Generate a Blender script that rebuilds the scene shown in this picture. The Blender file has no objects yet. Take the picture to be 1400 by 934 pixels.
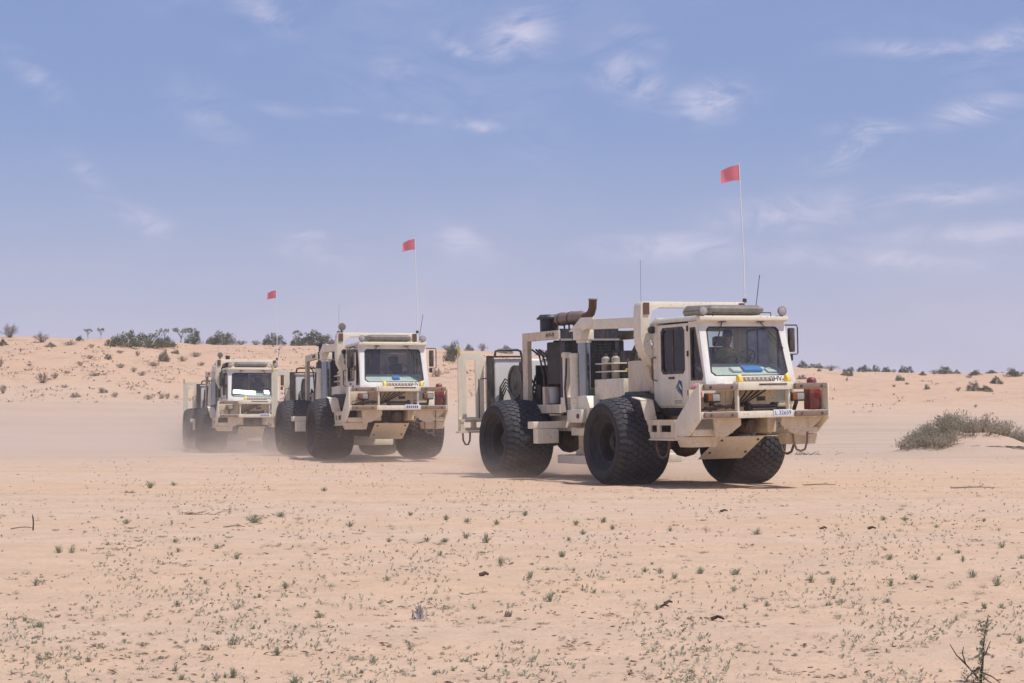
import bpy, bmesh, math, random
import numpy as np
from mathutils import Vector, Matrix, noise as mnoise

R = math.radians
scene = bpy.context.scene
C = scene.collection
random.seed(7)

# ------------------------------------------------------------------ camera
FPX, CAM_H, HORIZON = 2480.0, 1.23, 573.0
PITCH = math.atan((HORIZON - 467.0) / FPX)
cam_data = bpy.data.cameras.new('camera')
cam_data.sensor_width = 36.0
cam_data.lens = FPX / 1400.0 * 36.0
cam_data.clip_start, cam_data.clip_end = 0.1, 8000.0
cam = bpy.data.objects.new('camera', cam_data)
C.objects.link(cam)
cam.location = (0, 0, CAM_H)
cam.rotation_euler = (R(90) + PITCH, 0, 0)
scene.camera = cam

# ------------------------------------------------------------------ sun and sky
SUN_ELEV = 66.0
SUN_AZ = Vector((0.90, -0.44, 0)).normalized()          # towards the sun, on the ground
to_sun = (SUN_AZ * math.cos(R(SUN_ELEV)) + Vector((0, 0, math.sin(R(SUN_ELEV))))).normalized()
sun_data = bpy.data.lights.new('sun', 'SUN')
sun_data.energy, sun_data.angle, sun_data.color = 3.55, R(0.53), (1.0, 0.955, 0.89)
sun = bpy.data.objects.new('sun', sun_data)
C.objects.link(sun)
sun.rotation_euler = to_sun.to_track_quat('Z', 'Y').to_euler()

scene.view_settings.view_transform = 'Standard'
scene.view_settings.look = 'None'
scene.view_settings.exposure = 0.22
scene.view_settings.gamma = 1.0
scene.view_settings.use_curve_mapping = False
scene.cycles.volume_step_rate = 1.6
scene.cycles.volume_max_steps = 256
scene.cycles.transparent_max_bounces = 24
scene.cycles.max_bounces = 8
scene.cycles.volume_bounces = 1


class NT:
    """Small helper to wire shader nodes."""
    def __init__(self, tree):
        self.t = tree
        tree.nodes.clear()
    def n(self, kind, **kw):
        nd = self.t.nodes.new(kind)
        for k, v in kw.items():
            if k.startswith('i_'):
                key = k[2:]
                key = int(key) if key.isdigit() else key.replace('_', ' ')
                nd.inputs[key].default_value = v
            else:
                setattr(nd, k, v)
        return nd
    def l(self, a, ai, b, bi):
        self.t.links.new(a.outputs[ai], b.inputs[bi])
    def math(self, op, a, b=None, c=None, clamp=False):
        nd = self.t.nodes.new('ShaderNodeMath')
        nd.operation = op
        nd.use_clamp = clamp
        for i, s in enumerate((a, b, c)):
            if s is None:
                continue
            if isinstance(s, (int, float)):
                nd.inputs[i].default_value = s
            else:
                self.t.links.new(s, nd.inputs[i])
        return nd.outputs[0]
    def mix(self, fac, a, b, blend='MIX'):
        nd = self.t.nodes.new('ShaderNodeMix')
        nd.data_type = 'RGBA'
        nd.blend_type = blend
        for key, s in ((0, fac), (6, a), (7, b)):
            if isinstance(s, (int, float)):
                nd.inputs[key].default_value = s
            elif isinstance(s, tuple):
                nd.inputs[key].default_value = (*s, 1.0) if len(s) == 3 else s
            else:
                self.t.links.new(s, nd.inputs[key])
        return nd.outputs[2]
    def noise(self, vec, scale, detail=4, rough=0.55, dist=0.0):
        nd = self.n('ShaderNodeTexNoise', i_Scale=scale, i_Detail=detail, i_Roughness=rough, i_Distortion=dist)
        if vec is not None:
            self.t.links.new(vec, nd.inputs['Vector'])
        return nd.outputs['Fac']
    def ramp(self, fac, lo, hi, a=0.0, b=1.0):
        nd = self.n('ShaderNodeMapRange', i_1=lo, i_2=hi, i_3=a, i_4=b)
        nd.interpolation_type = 'SMOOTHSTEP'
        self.t.links.new(fac, nd.inputs[0])
        return nd.outputs[0]


def pix_dir(u, v):
    d = Vector(((u - 700) / FPX, 1.0, -(v - 467) / FPX))
    c, s = math.cos(PITCH), math.sin(PITCH)
    return Vector((d.x, d.y * c - d.z * s, d.y * s + d.z * c))


world = bpy.data.worlds.new('World')
scene.world = world
world.use_nodes = True
w = NT(world.node_tree)
sky = w.n('ShaderNodeTexSky', sky_type='NISHITA')
sky.sun_disc = False
sky.sun_elevation = R(SUN_ELEV)
sky.sun_rotation = math.atan2(SUN_AZ.x, SUN_AZ.y)
sky.altitude, sky.air_density, sky.dust_density, sky.ozone_density = 100.0, 1.0, 1.6, 3.0
tc = w.n('ShaderNodeTexCoord')
sep = w.n('ShaderNodeSeparateXYZ')
w.l(tc, 'Generated', sep, 0)
zz = w.math('MAXIMUM', sep.outputs[2], 0.02)
px = w.math('DIVIDE', sep.outputs[0], w.math('ADD', zz, 0.45))
py = w.math('DIVIDE', sep.outputs[1], w.math('ADD', zz, 0.45))
cxy = w.n('ShaderNodeCombineXYZ')
w.t.links.new(px, cxy.inputs[0])
w.t.links.new(py, cxy.inputs[1])
plane = cxy.outputs[0]
# wispy cirrus: stretched noise in the cloud layer plus named wisps where the sky shows them
wm = w.n('ShaderNodeMapping')
wm.inputs['Rotation'].default_value = (0, 0, R(24))
wm.inputs['Scale'].default_value = (0.8, 1.0, 1.0)
w.t.links.new(plane, wm.inputs[0])
fine = w.noise(wm.outputs[0], 13.0, 9, 0.62, 1.6)
broad = w.noise(wm.outputs[0], 2.6, 4, 0.55, 0.4)
veil = w.noise(wm.outputs[0], 2.2, 5, 0.6, 0.8)
cover = w.math('MULTIPLY', w.ramp(broad, 0.48, 0.72), 0.17)
WISPS = [  # pixel, half width, half height, turn (degrees), strength
    (705, 55, 46, 34, -28, 1.0), (628, 70, 40, 12, 32, .6), (855, 100, 46, 26, 28, 1.0), (882, 50, 40, 14, 10, .5), (968, 138, 46, 24, -6, .9),
    (1255, 68, 80, 11, 4, .9), (1372, 58, 46, 16, -22, 1.0), (1165, 208, 44, 15, -18, 1.0), (1330, 152, 52, 15, -10, 1.0), (1190, 176, 50, 10, 0, .6),
    (350, 8, 48, 18, 30, .8), (48, 102, 40, 14, 38, .55), (540, 95, 30, 14, 10, .45), (565, 162, 34, 7, 4, .45), (655, 173, 30, 9, 6, .75), (470, 153, 30, 6, 2, .4),
    (380, 150, 40, 8, 5, .28), (280, 150, 50, 26, 35, .4), (120, 235, 30, 12, 35, .35), (190, 300, 46, 14, 20, .6), (420, 322, 40, 8, 0, .6), (445, 345, 56, 14, 4, .6),
    (630, 328, 40, 22, 20, .55), (1090, 290, 110, 22, -4, .65), (1280, 268, 90, 12, -3, .75), (920, 338, 90, 18, 0, .7), (1190, 352, 150, 14, 3, .6), (1335, 320, 120, 14, -3, .6)]
acc = cover
for (u, v, a, b, turn, s) in WISPS:
    d = pix_dir(u, v)
    d.normalize()
    rgt = Vector((d.y, -d.x, 0)).normalized()
    up = rgt.cross(d).normalized()
    ct, st = math.cos(R(-turn)), math.sin(R(-turn))
    ex, ey = rgt * ct + up * st, up * ct - rgt * st
    n1 = w.n('ShaderNodeVectorMath', operation='DOT_PRODUCT'); n1.inputs[1].default_value = ex * (FPX / a)
    n2 = w.n('ShaderNodeVectorMath', operation='DOT_PRODUCT'); n2.inputs[1].default_value = ey * (FPX / b)
    n3 = w.n('ShaderNodeVectorMath', operation='DOT_PRODUCT'); n3.inputs[1].default_value = d
    for q in (n1, n2, n3):
        w.l(tc, 'Generated', q, 0)
    r2 = w.math('ADD', w.math('MULTIPLY', n1.outputs['Value'], n1.outputs['Value']), w.math('MULTIPLY', n2.outputs['Value'], n2.outputs['Value']))
    g = w.math('MULTIPLY', w.math('EXPONENT', w.math('MULTIPLY', r2, -0.9)), s)
    acc = w.math('MAXIMUM', acc, w.math('MULTIPLY', g, w.math('GREATER_THAN', n3.outputs['Value'], 0.0)))
wisp = w.math('MULTIPLY', acc, w.ramp(fine, 0.33, 0.68, 0.0, 1.0), clamp=True)
low = w.ramp(sep.outputs[2], 0.0, 0.175, 1.0, 0.0)                   # thin high haze towards the horizon
haze_f = w.math('MULTIPLY', low, w.ramp(veil, 0.25, 0.75, 0.62, 0.92))
sky_t = w.mix(1.0, sky.outputs[0], (0.89, 0.86, 1.0), 'MULTIPLY')
flat = w.mix(0.55, sky_t, (2.35, 3.1, 5.6))
c1 = w.mix(haze_f, flat, (5.1, 4.85, 6.0))
c2 = w.mix(w.math('MULTIPLY', wisp, 0.60), c1, (7.6, 6.9, 7.9))
bg = w.n('ShaderNodeBackground', i_Strength=0.1)
w.t.links.new(c2, bg.inputs[0])
wo = w.n('ShaderNodeOutputWorld')
w.l(bg, 0, wo, 0)

# ------------------------------------------------------------------ materials
MATS = {}


def bsdf_mat(name, color, rough=0.6, metal=0.0, dirt=0.0, dirt_col=(0.50, 0.36, 0.26), dirt_scale=2.2, var=0.06, bump=0.0, bump_scale=60, spec=0.5, chips=0.0, chip_col=(0.10, 0.06, 0.04), coord='Object', leafy=0.0):
    m = bpy.data.materials.new(name)
    m.use_nodes = True
    t = NT(m.node_tree)
    b = t.n('ShaderNodeBsdfPrincipled')
    o = t.n('ShaderNodeOutputMaterial')
    if leafy:
        tl = t.n('ShaderNodeBsdfTranslucent'); ms = t.n('ShaderNodeMixShader'); ms.inputs[0].default_value = leafy
        t.l(b, 0, ms, 1); t.l(tl, 0, ms, 2); t.l(ms, 0, o, 0)
    else:
        t.l(b, 0, o, 0)
    tcn = t.n('ShaderNodeTexCoord')
    vec = tcn.outputs[coord]
    n1 = t.noise(vec, dirt_scale, 6, 0.62)
    col = t.mix(1.0, tuple(color), t.mix(n1, (1 - var * 2,) * 3, (1 + var,) * 3), 'MULTIPLY')
    if dirt:
        mp = t.n('ShaderNodeMapping')
        mp.inputs['Scale'].default_value = (1, 1, 0.35)
        mp.inputs['Location'].default_value = (3.1, 7.7, 1.3)
        t.t.links.new(vec, mp.inputs[0])
        n2 = t.noise(mp.outputs[0], dirt_scale * 2.3, 8, 0.68)
        df = t.math('MULTIPLY', t.ramp(n2, 0.38, 0.72), dirt)
        col = t.mix(df, col, tuple(dirt_col))
    if dirt:      # rain-washed dust streaks and a film of fine dust
        ms_ = t.n('ShaderNodeMapping'); ms_.inputs['Scale'].default_value = (9, 9, .7); t.t.links.new(vec, ms_.inputs[0])
        n6 = t.noise(ms_.outputs[0], 1.6, 5, .65)
        col = t.mix(t.math('MULTIPLY', t.ramp(n6, .52, .74), dirt * .8), col, tuple(dirt_col))
    if chips:
        n3 = t.noise(vec, 26.0, 3, 0.6)
        n4 = t.noise(vec, 3.0, 3, 0.6)
        cf = t.math('MULTIPLY', t.ramp(n3, 0.62, 0.67), t.ramp(n4, 0.42, 0.60))
        col = t.mix(t.math('MULTIPLY', cf, chips), col, tuple(chip_col))
    t.t.links.new(col, b.inputs['Base Color'])
    if leafy:
        t.t.links.new(col, tl.inputs[0])
    rr = t.math('ADD', t.math('MULTIPLY', n1, 0.25), rough - 0.12, clamp=True)
    t.t.links.new(rr, b.inputs['Roughness'])
    b.inputs['Metallic'].default_value = metal
    b.inputs['Specular IOR Level'].default_value = spec
    if bump:
        n5 = t.noise(vec, bump_scale, 4, 0.6)
        bp = t.n('ShaderNodeBump', i_Strength=bump, i_Distance=0.02)
        t.t.links.new(n5, bp.inputs['Height'])
        t.l(bp, 0, b, 'Normal')
    MATS[name] = m
    return m


DUST = (0.52, 0.37, 0.27)
bsdf_mat('cream_paint', (0.83, 0.755, 0.595), 0.46, dirt=0.24, dirt_scale=3.4, dirt_col=(0.47, 0.34, 0.235), chips=0.8, var=0.05)
bsdf_mat('cream_dust_bounce', (0.73, 0.625, 0.455), 0.62, dirt_scale=3.4, dirt=0.45, dirt_col=(0.45, 0.31, 0.21), chips=1.0, var=0.08)  # dust, with extra yellow painted in for light bounced off the sand
bsdf_mat('pad_tan', (0.27, 0.19, 0.145), 0.7, dirt=0.6, dirt_col=(0.22, 0.15, 0.11), dirt_scale=5, chips=1.0)
bsdf_mat('navy_paint', (0.016, 0.020, 0.032), 0.5, dirt=0.10, dirt_scale=3)
bsdf_mat('black_steel', (0.022, 0.022, 0.024), 0.55, dirt=0.22, dirt_scale=5)
bsdf_mat('black_rubber', (0.018, 0.018, 0.02), 0.6, dirt=0.22, dirt_scale=6)
bsdf_mat('engine_dark', (0.022, 0.019, 0.018), 0.6, dirt=0.5, dirt_col=(0.08, 0.055, 0.042), dirt_scale=4)
bsdf_mat('axle_grime', (0.07, 0.05, 0.04), 0.75, dirt=0.7, dirt_col=(0.24, 0.16, 0.11), dirt_scale=4)
bsdf_mat('tyre_rubber', (0.020, 0.020, 0.023), 0.78, dirt=0.30, dirt_col=(0.105, 0.080, 0.068), dirt_scale=3.0, bump=0.2, bump_scale=40)
bsdf_mat('tread_rubber', (0.040, 0.042, 0.050), 0.80, dirt=0.34, dirt_col=(0.13, 0.105, 0.09), dirt_scale=1.6, bump=0.25, bump_scale=30)
bsdf_mat('rim_dark', (0.03, 0.023, 0.021), 0.75, dirt=0.5, dirt_col=(0.09, 0.062, 0.05), dirt_scale=5)
bsdf_mat('rust_pipe', (0.15, 0.078, 0.05), 0.75, dirt=0.6, dirt_col=(0.10, 0.05, 0.035), dirt_scale=9, bump=0.2)
bsdf_mat('muffler_steel', (0.33, 0.25, 0.19), 0.5, metal=0.35, dirt=0.7, dirt_col=(0.22, 0.11, 0.06), dirt_scale=4)
bsdf_mat('chrome_rod', (0.33, 0.36, 0.40), 0.22, metal=1.0, dirt=0.35, dirt_col=(0.25, 0.22, 0.2))
bsdf_mat('grey_plastic', (0.17, 0.15, 0.13), 0.55, dirt=0.55, dirt_col=(0.34, 0.27, 0.21), dirt_scale=3)
bsdf_mat('red_plastic', (0.20, 0.018, 0.018), 0.4, dirt=0.3)
bsdf_mat('yellow_paint', (0.80, 0.55, 0.05), 0.5, dirt=0.25)
bsdf_mat('white_and_lit_cream', (0.80, 0.78, 0.73), 0.45, dirt=0.25, dirt_col=(0.55, 0.42, 0.32))  # white parts, and the sunlit look painted onto the cream windscreen frame
bsdf_mat('shade_grey', (0.34, 0.31, 0.28), 0.6, dirt=0.3)
bsdf_mat('green_fan', (0.035, 0.06, 0.055), 0.55, dirt=0.35)
bsdf_mat('lamp_chrome', (0.75, 0.75, 0.76), 0.12, metal=1.0)
bsdf_mat('amber_lens', (0.30, 0.085, 0.025), 0.25)
bsdf_mat('lamp_lens', (0.38, 0.38, 0.38), 0.12)
bsdf_mat('seat_cloth', (0.05, 0.05, 0.06), 0.9)
bsdf_mat('cab_trim', (0.075, 0.075, 0.085), 0.8)
bsdf_mat('dash_top', (0.72, 0.77, 0.70), 0.7, dirt=0.25)
bsdf_mat('folder_blue', (0.07, 0.26, 0.68), 0.6)
bsdf_mat('paper', (0.78, 0.78, 0.74), 0.8)
bsdf_mat('foil', (0.80, 0.80, 0.82), 0.42, metal=1.0)
bsdf_mat('flag_red', (0.90, 0.27, 0.31), 0.8, var=0.1, dirt_scale=6, leafy=0.4)
bsdf_mat('pole_white', (0.82, 0.81, 0.80), 0.45)
bsdf_mat('plate_white', (0.80, 0.80, 0.82), 0.4)
bsdf_mat('ink_blue', (0.05, 0.06, 0.22), 0.6)
bsdf_mat('ink_black', (0.015, 0.015, 0.02), 0.6)
bsdf_mat('ink_green', (0.12, 0.30, 0.16), 0.6)
bsdf_mat('ink_grey', (0.32, 0.32, 0.32), 0.6)
bsdf_mat('hi_vis', (0.42, 0.44, 0.06), 0.85)
bsdf_mat('skin', (0.33, 0.18, 0.12), 0.6)
bsdf_mat('hair_dark', (0.02, 0.016, 0.014), 0.8)
bsdf_mat('trousers', (0.03, 0.04, 0.07), 0.85)
bsdf_mat('rag_cloth', (0.62, 0.22, 0.22), 0.9, dirt=0.6, dirt_col=(0.7, 0.55, 0.5), dirt_scale=9)
bsdf_mat('chain_brown', (0.10, 0.06, 0.045), 0.7, metal=0.3)
bsdf_mat('bucket_white', (0.55, 0.56, 0.58), 0.5, dirt=0.4)
bsdf_mat('olive_leaf', (0.165, 0.170, 0.085), 0.8, var=0.28, dirt_scale=1.3, leafy=0.4)
bsdf_mat('dark_leaf', (0.115, 0.130, 0.062), 0.8, var=0.28, dirt_scale=1.3, leafy=0.4)
bsdf_mat('grey_leaf', (0.235, 0.225, 0.165), 0.85, var=0.25, dirt_scale=1.3, leafy=0.4)
bsdf_mat('saltbush', (0.49, 0.43, 0.31), 0.85, var=0.30, dirt_scale=1.0, dirt=0.5, dirt_col=(0.27, 0.23, 0.16), leafy=0.4)
bsdf_mat('seedling_green', (0.40, 0.40, 0.275), 0.8, var=0.3, dirt_scale=5, leafy=0.4)
bsdf_mat('seedling_grey', (0.40, 0.35, 0.25), 0.85, var=0.3, dirt_scale=5, leafy=0.4)
bsdf_mat('herb_pale', (0.40, 0.385, 0.275), 0.85, var=0.3, dirt_scale=5, leafy=0.4)
bsdf_mat('dry_twig', (0.25, 0.185, 0.14), 0.9, var=0.2)
bsdf_mat('dune_dry', (0.37, 0.265, 0.19), 0.9, var=0.25)
bsdf_mat('dark_twig', (0.085, 0.055, 0.042), 0.9, var=0.2)
bsdf_mat('bark', (0.19, 0.15, 0.12), 0.9, var=0.2)
bsdf_mat('pale_wood', (0.42, 0.38, 0.36), 0.9, var=0.2)
bsdf_mat('litter', (0.40, 0.285, 0.205), 0.9, var=0.3, dirt_scale=3)
bsdf_mat('clod_sand', (0.52, 0.37, 0.28), 0.95, var=0.15)


def glass_mat(name, tint, gloss):
    m = bpy.data.materials.new(name)
    m.use_nodes = True
    t = NT(m.node_tree)
    tr = t.n('ShaderNodeBsdfTransparent'); tr.inputs[0].default_value = (*tint, 1)
    gl = t.n('ShaderNodeBsdfGlossy'); gl.inputs['Roughness'].default_value = 0.02
    lw = t.n('ShaderNodeLayerWeight')
    lw.inputs[0].default_value = 0.5
    fres = t.math('ADD', t.math('MULTIPLY', t.math('POWER', lw.outputs['Facing'], 5.0), 0.96), 0.04)
    dusty = t.n('ShaderNodeBsdfDiffuse'); dusty.inputs[0].default_value = (*DUST, 1)
    tcn = t.n('ShaderNodeTexCoord')
    nz = t.noise(tcn.outputs['Object'], 3.5, 5, 0.65)
    a = t.n('ShaderNodeMixShader'); b = t.n('ShaderNodeMixShader'); o = t.n('ShaderNodeOutputMaterial')
    t.t.links.new(t.math('MULTIPLY', fres, gloss, clamp=True), a.inputs[0])
    t.l(tr, 0, a, 1); t.l(gl, 0, a, 2)
    t.t.links.new(t.ramp(nz, 0.45, 0.85, 0.02, 0.12), b.inputs[0])
    t.l(a, 0, b, 1); t.l(dusty, 0, b, 2)
    t.l(b, 0, o, 0)
    MATS[name] = m


glass_mat('windscreen', (0.92, 0.955, 0.94), 1.4)
glass_mat('tinted_glass', (0.33, 0.33, 0.36), 1.0)

# ------------------------------------------------------------------ mesh helpers
class MB:
    """Collects shapes and links them as one mesh object."""
    def __init__(self):
        self.v, self.f = [], []
    def add(self, vs, fs):
        o = len(self.v)
        self.v += [tuple(p) for p in vs]
        self.f += [[o + i for i in f] for f in fs]
        return self
    def hexa(self, p):      # 8 points: bottom ring then top ring
        return self.add(p, [(3, 2, 1, 0), (4, 5, 6, 7), (0, 1, 5, 4), (1, 2, 6, 5), (2, 3, 7, 6), (3, 0, 4, 7)])
    def box(self, x0, x1, y0, y1, z0, z1):
        return self.hexa([(x0, y0, z0), (x1, y0, z0), (x1, y1, z0), (x0, y1, z0), (x0, y0, z1), (x1, y0, z1), (x1, y1, z1), (x0, y1, z1)])
    def beam(self, a, b, wd, ht, up=(0, 0, 1)):
        a, b, up = Vector(a), Vector(b), Vector(up)
        d = (b - a).normalized()
        s = d.cross(up)
        if s.length < 1e-4:
            s = d.cross(Vector((1, 0, 0)))
        s.normalize()
        u = s.cross(d).normalized()
        s *= wd / 2; u *= ht / 2
        return self.hexa([a - s - u, b - s - u, b + s - u, a + s - u, a - s + u, b - s + u, b + s + u, a + s + u])
    def prism(self, pts, axis, a, b):
        """Polygon pts (2-D in the two other axes, in order) extruded along axis from a to b."""
        def mk(p, k):
            q = [p[0], p[1]]
            q.insert(axis, k)
            return tuple(q)
        n = len(pts)
        vs = [mk(p, a) for p in pts] + [mk(p, b) for p in pts]
        fs = [list(range(n))[::-1], list(range(n, 2 * n))] + [(i, (i + 1) % n, n + (i + 1) % n, n + i) for i in range(n)]
        return self.add(vs, fs)
    def ring(self, outer, inner, off):
        """Frame between two 3-D loops of equal length, thickened by vector off."""
        n = len(outer); off = Vector(off)
        vs = [Vector(p) for p in outer] + [Vector(p) for p in inner]
        vs += [p + off for p in vs[:2 * n]]
        fs = []
        for i in range(n):
            j = (i + 1) % n
            fs += [(i, j, n + j, n + i), (2 * n + i, 3 * n + i, 3 * n + j, 2 * n + j), (i, 2 * n + i, 2 * n + j, j), (n + i, n + j, 3 * n + j, 3 * n + i)]
        return self.add(vs, fs)
    def slab(self, loop, off):
        n = len(loop); off = Vector(off)
        vs = [Vector(p) for p in loop]; vs += [p + off for p in vs[:n]]
        fs = [list(range(n)), list(range(n, 2 * n))[::-1]] + [(i, n + i, n + (i + 1) % n, (i + 1) % n) for i in range(n)]
        return self.add(vs, fs)
    def cyl(self, a, b, r, seg=16, r2=None, cap=True):
        a, b = Vector(a), Vector(b)
        r2 = r if r2 is None else r2
        d = (b - a).normalized()
        s = d.orthogonal().normalized(); u = d.cross(s)
        vs = []
        for p, rr in ((a, r), (b, r2)):
            vs += [p + (s * math.cos(2 * math.pi * k / seg) + u * math.sin(2 * math.pi * k / seg)) * rr for k in range(seg)]
        fs = [(k, (k + 1) % seg, seg + (k + 1) % seg, seg + k) for k in range(seg)]
        if cap:
            fs += [list(range(seg))[::-1], list(range(seg, 2 * seg))]
        return self.add(vs, fs)
    def tube(self, pts, r, seg=8, r2=None):
        pts = [Vector(p) for p in pts]
        n = len(pts)
        r2 = r if r2 is None else r2
        vs = []; prev = None
        for i, p in enumerate(pts):
            d = (pts[min(i + 1, n - 1)] - pts[max(i - 1, 0)]).normalized()
            s = d.orthogonal().normalized() if prev is None else (prev - d * prev.dot(d)).normalized()
            prev = s; u = d.cross(s)
            rr = r + (r2 - r) * i / max(n - 1, 1)
            vs += [p + (s * math.cos(2 * math.pi * k / seg) + u * math.sin(2 * math.pi * k / seg)) * rr for k in range(seg)]
        fs = []
        for i in range(n - 1):
            fs += [(i * seg + k, i * seg + (k + 1) % seg, (i + 1) * seg + (k + 1) % seg, (i + 1) * seg + k) for k in range(seg)]
        fs += [list(range(seg))[::-1], list(range((n - 1) * seg, n * seg))]
        return self.add(vs, fs)
    def lathe(self, prof, seg=48, axis=1):
        """Profile of (radius, position along axis) turned round the axis."""
        n = len(prof); vs = []
        for k in range(seg):
            a = 2 * math.pi * k / seg
            for r, t in prof:
                p = [r * math.cos(a), r * math.sin(a)]
                p.insert(axis, t)
                vs.append(tuple(p))
        fs = []
        for k in range(seg):
            q = (k + 1) % seg
            fs += [(k * n + i, q * n + i, q * n + i + 1, k * n + i + 1) for i in range(n - 1)]
        return self.add(vs, fs)
    def mesh(self, name, mat, bevel=0.0, seg=2, smooth=40):
        me = bpy.data.meshes.new(name)
        me.from_pydata(self.v, [], self.f)
        bm = bmesh.new(); bm.from_mesh(me)
        bmesh.ops.recalc_face_normals(bm, faces=bm.faces)
        if bevel:
            es = [e for e in bm.edges if len(e.link_faces) == 2 and e.calc_face_angle(0) > 0.5]
            bmesh.ops.bevel(bm, geom=es, offset=bevel, segments=seg, affect='EDGES', profile=0.6, clamp_overlap=True)
        bm.to_mesh(me); bm.free()
        me.materials.append(MATS[mat])
        if smooth:
            me.polygons.foreach_set('use_smooth', [True] * len(me.polygons))
            me.set_sharp_from_angle(angle=R(smooth))
        return me
    def build(self, name, mat, parent=None, bevel=0.0, seg=2, smooth=40, label=None):
        o = bpy.data.objects.new(name, self.mesh(name, mat, bevel, seg, smooth))
        C.objects.link(o)
        if parent is not None:
            o.parent = parent
        if label:
            o['label'] = label
        return o


def tag(o, label, cat, group=None):
    o['label'], o['category'] = label, cat
    if group:
        o['group'] = group
    return o


def empty(name, loc=(0, 0, 0), rz=0.0, parent=None):
    e = bpy.data.objects.new(name, None)
    e.empty_display_size = 0.2
    C.objects.link(e)
    e.location = loc
    e.rotation_euler = (0, 0, rz)
    if parent is not None:
        e.parent = parent
    return e


def copy_tree(o, parent=None, skip=()):
    c = o.copy()
    C.objects.link(c)
    c.parent = parent
    for ch in o.children:
        if ch.name.split('.')[0] not in skip:
            copy_tree(ch, c, skip)
    return c


def text_mesh(name, body, size, mat, parent, matrix, depth=0.003, spacing=1.0):
    cu = bpy.data.curves.new(name, 'FONT')
    cu.body, cu.size, cu.extrude, cu.align_x, cu.align_y = body, size, depth, 'CENTER', 'CENTER'
    cu.space_character = spacing
    tmp = bpy.data.objects.new('tmp_text', cu)
    me = bpy.data.meshes.new_from_object(tmp)
    me.transform(matrix)
    me.name = name
    me.materials.clear(); me.materials.append(MATS[mat])
    bpy.data.objects.remove(tmp); bpy.data.curves.remove(cu)
    o = bpy.data.objects.new(name, me)
    C.objects.link(o); o.parent = parent
    return o


# ------------------------------------------------------------------ ground
def lerp_tab(u, tab):
    if u <= tab[0][0]:
        return tab[0][1]
    for (a, va), (b, vb) in zip(tab, tab[1:]):
        if u <= b:
            t = (u - a) / (b - a); t = t * t * (3 - 2 * t)
            return va + (vb - va) * t
    return tab[-1][1]


CREST_PX = [(-700, 455), (-200, 456), (0, 460), (120, 463), (300, 469), (480, 472), (650, 480), (780, 486), (900, 494), (1090, 503), (1180, 508), (1290, 510), (1400, 514), (1700, 516), (2200, 512)]
CREST_D = [(-700, 175), (0, 182), (400, 190), (650, 205), (900, 220), (1400, 225), (2200, 215)]
BASE_PX = [(-700, 545), (0, 546), (260, 549), (500, 556), (800, 562), (1090, 565), (1400, 565), (2200, 562)]
MOUND = (15.9, 63.0)


def fbm(x, y, z=0.0, o=4):
    return mnoise.fractal(Vector((x, y, z)), 0.9, 2.1, o)


def sstep(a, b, x):
    t = min(1.0, max(0.0, (x - a) / (b - a)))
    return t * t * (3 - 2 * t)


def H(x, y):
    z = 0.035 * fbm(x * 0.22, y * 0.22, 3.0, 3) + 0.10 * fbm(x * 0.03, y * 0.045, 9.0, 2) * sstep(70, 110, y)
    z += 0.165 * math.exp(-((x + 4.6) / 7.0) ** 2 - ((y - 53.0) / 7.0) ** 2)
    if y > 60:
        u = 700 + FPX * x / y
        dc = lerp_tab(u, CREST_D)
        zc = CAM_H + (HORIZON - lerp_tab(u, CREST_PX)) / FPX * dc
        zb = CAM_H + (HORIZON - lerp_tab(u, BASE_PX)) / FPX * 128.0
        if y < 128:
            z += zb * sstep(76, 132, y)
        elif y < dc:
            t = (y - 128) / (dc - 128)
            z += zb + (zc - zb) * (t ** 0.9 * 0.75 + 0.25 * t * t * (3 - 2 * t))
        else:
            z += zc - (zc - 1.0) * (0.35 * sstep(dc, dc + 50, y) + 0.65 * sstep(dc + 30, dc + 420, y))
        k = sstep(124, 150, y) * (1 - 0.75 * sstep(dc - 12, dc + 3, y))
        z += k * (0.55 * fbm(x * 0.055, y * 0.05, 21.0, 3) + 0.28 * fbm(x * 0.2, y * 0.17, 5.0, 3))
    dx, dy = x - MOUND[0], y - MOUND[1]
    r = math.hypot(dx / 2.5, dy / 2.0)
    if r < 1.6:
        z += 0.86 * math.exp(-(r * 1.25) ** 2.4) * (1 + 0.25 * fbm(x * 1.1, y * 1.1, 2.0, 3))
    return z


def ground_hit(u, v):
    """Where the line of sight through a pixel meets the ground, else the crest below it."""
    d = pix_dir(u, v)
    d /= d.y
    y = 6.0; last = None
    while y < 232:
        if CAM_H + d.z * y < H(d.x * y, y):
            lo, hi = y / 1.01 - 0.3, y
            for _ in range(12):
                mid = (lo + hi) / 2
                if CAM_H + d.z * mid < H(d.x * mid, mid): hi = mid
                else: lo = mid
            y = hi
            return Vector((d.x * y, y, H(d.x * y, y)))
        y = y * 1.01 + 0.02
    dc = lerp_tab(u, CREST_D)
    return Vector((d.x * dc, dc, H(d.x * dc, dc)))


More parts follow.
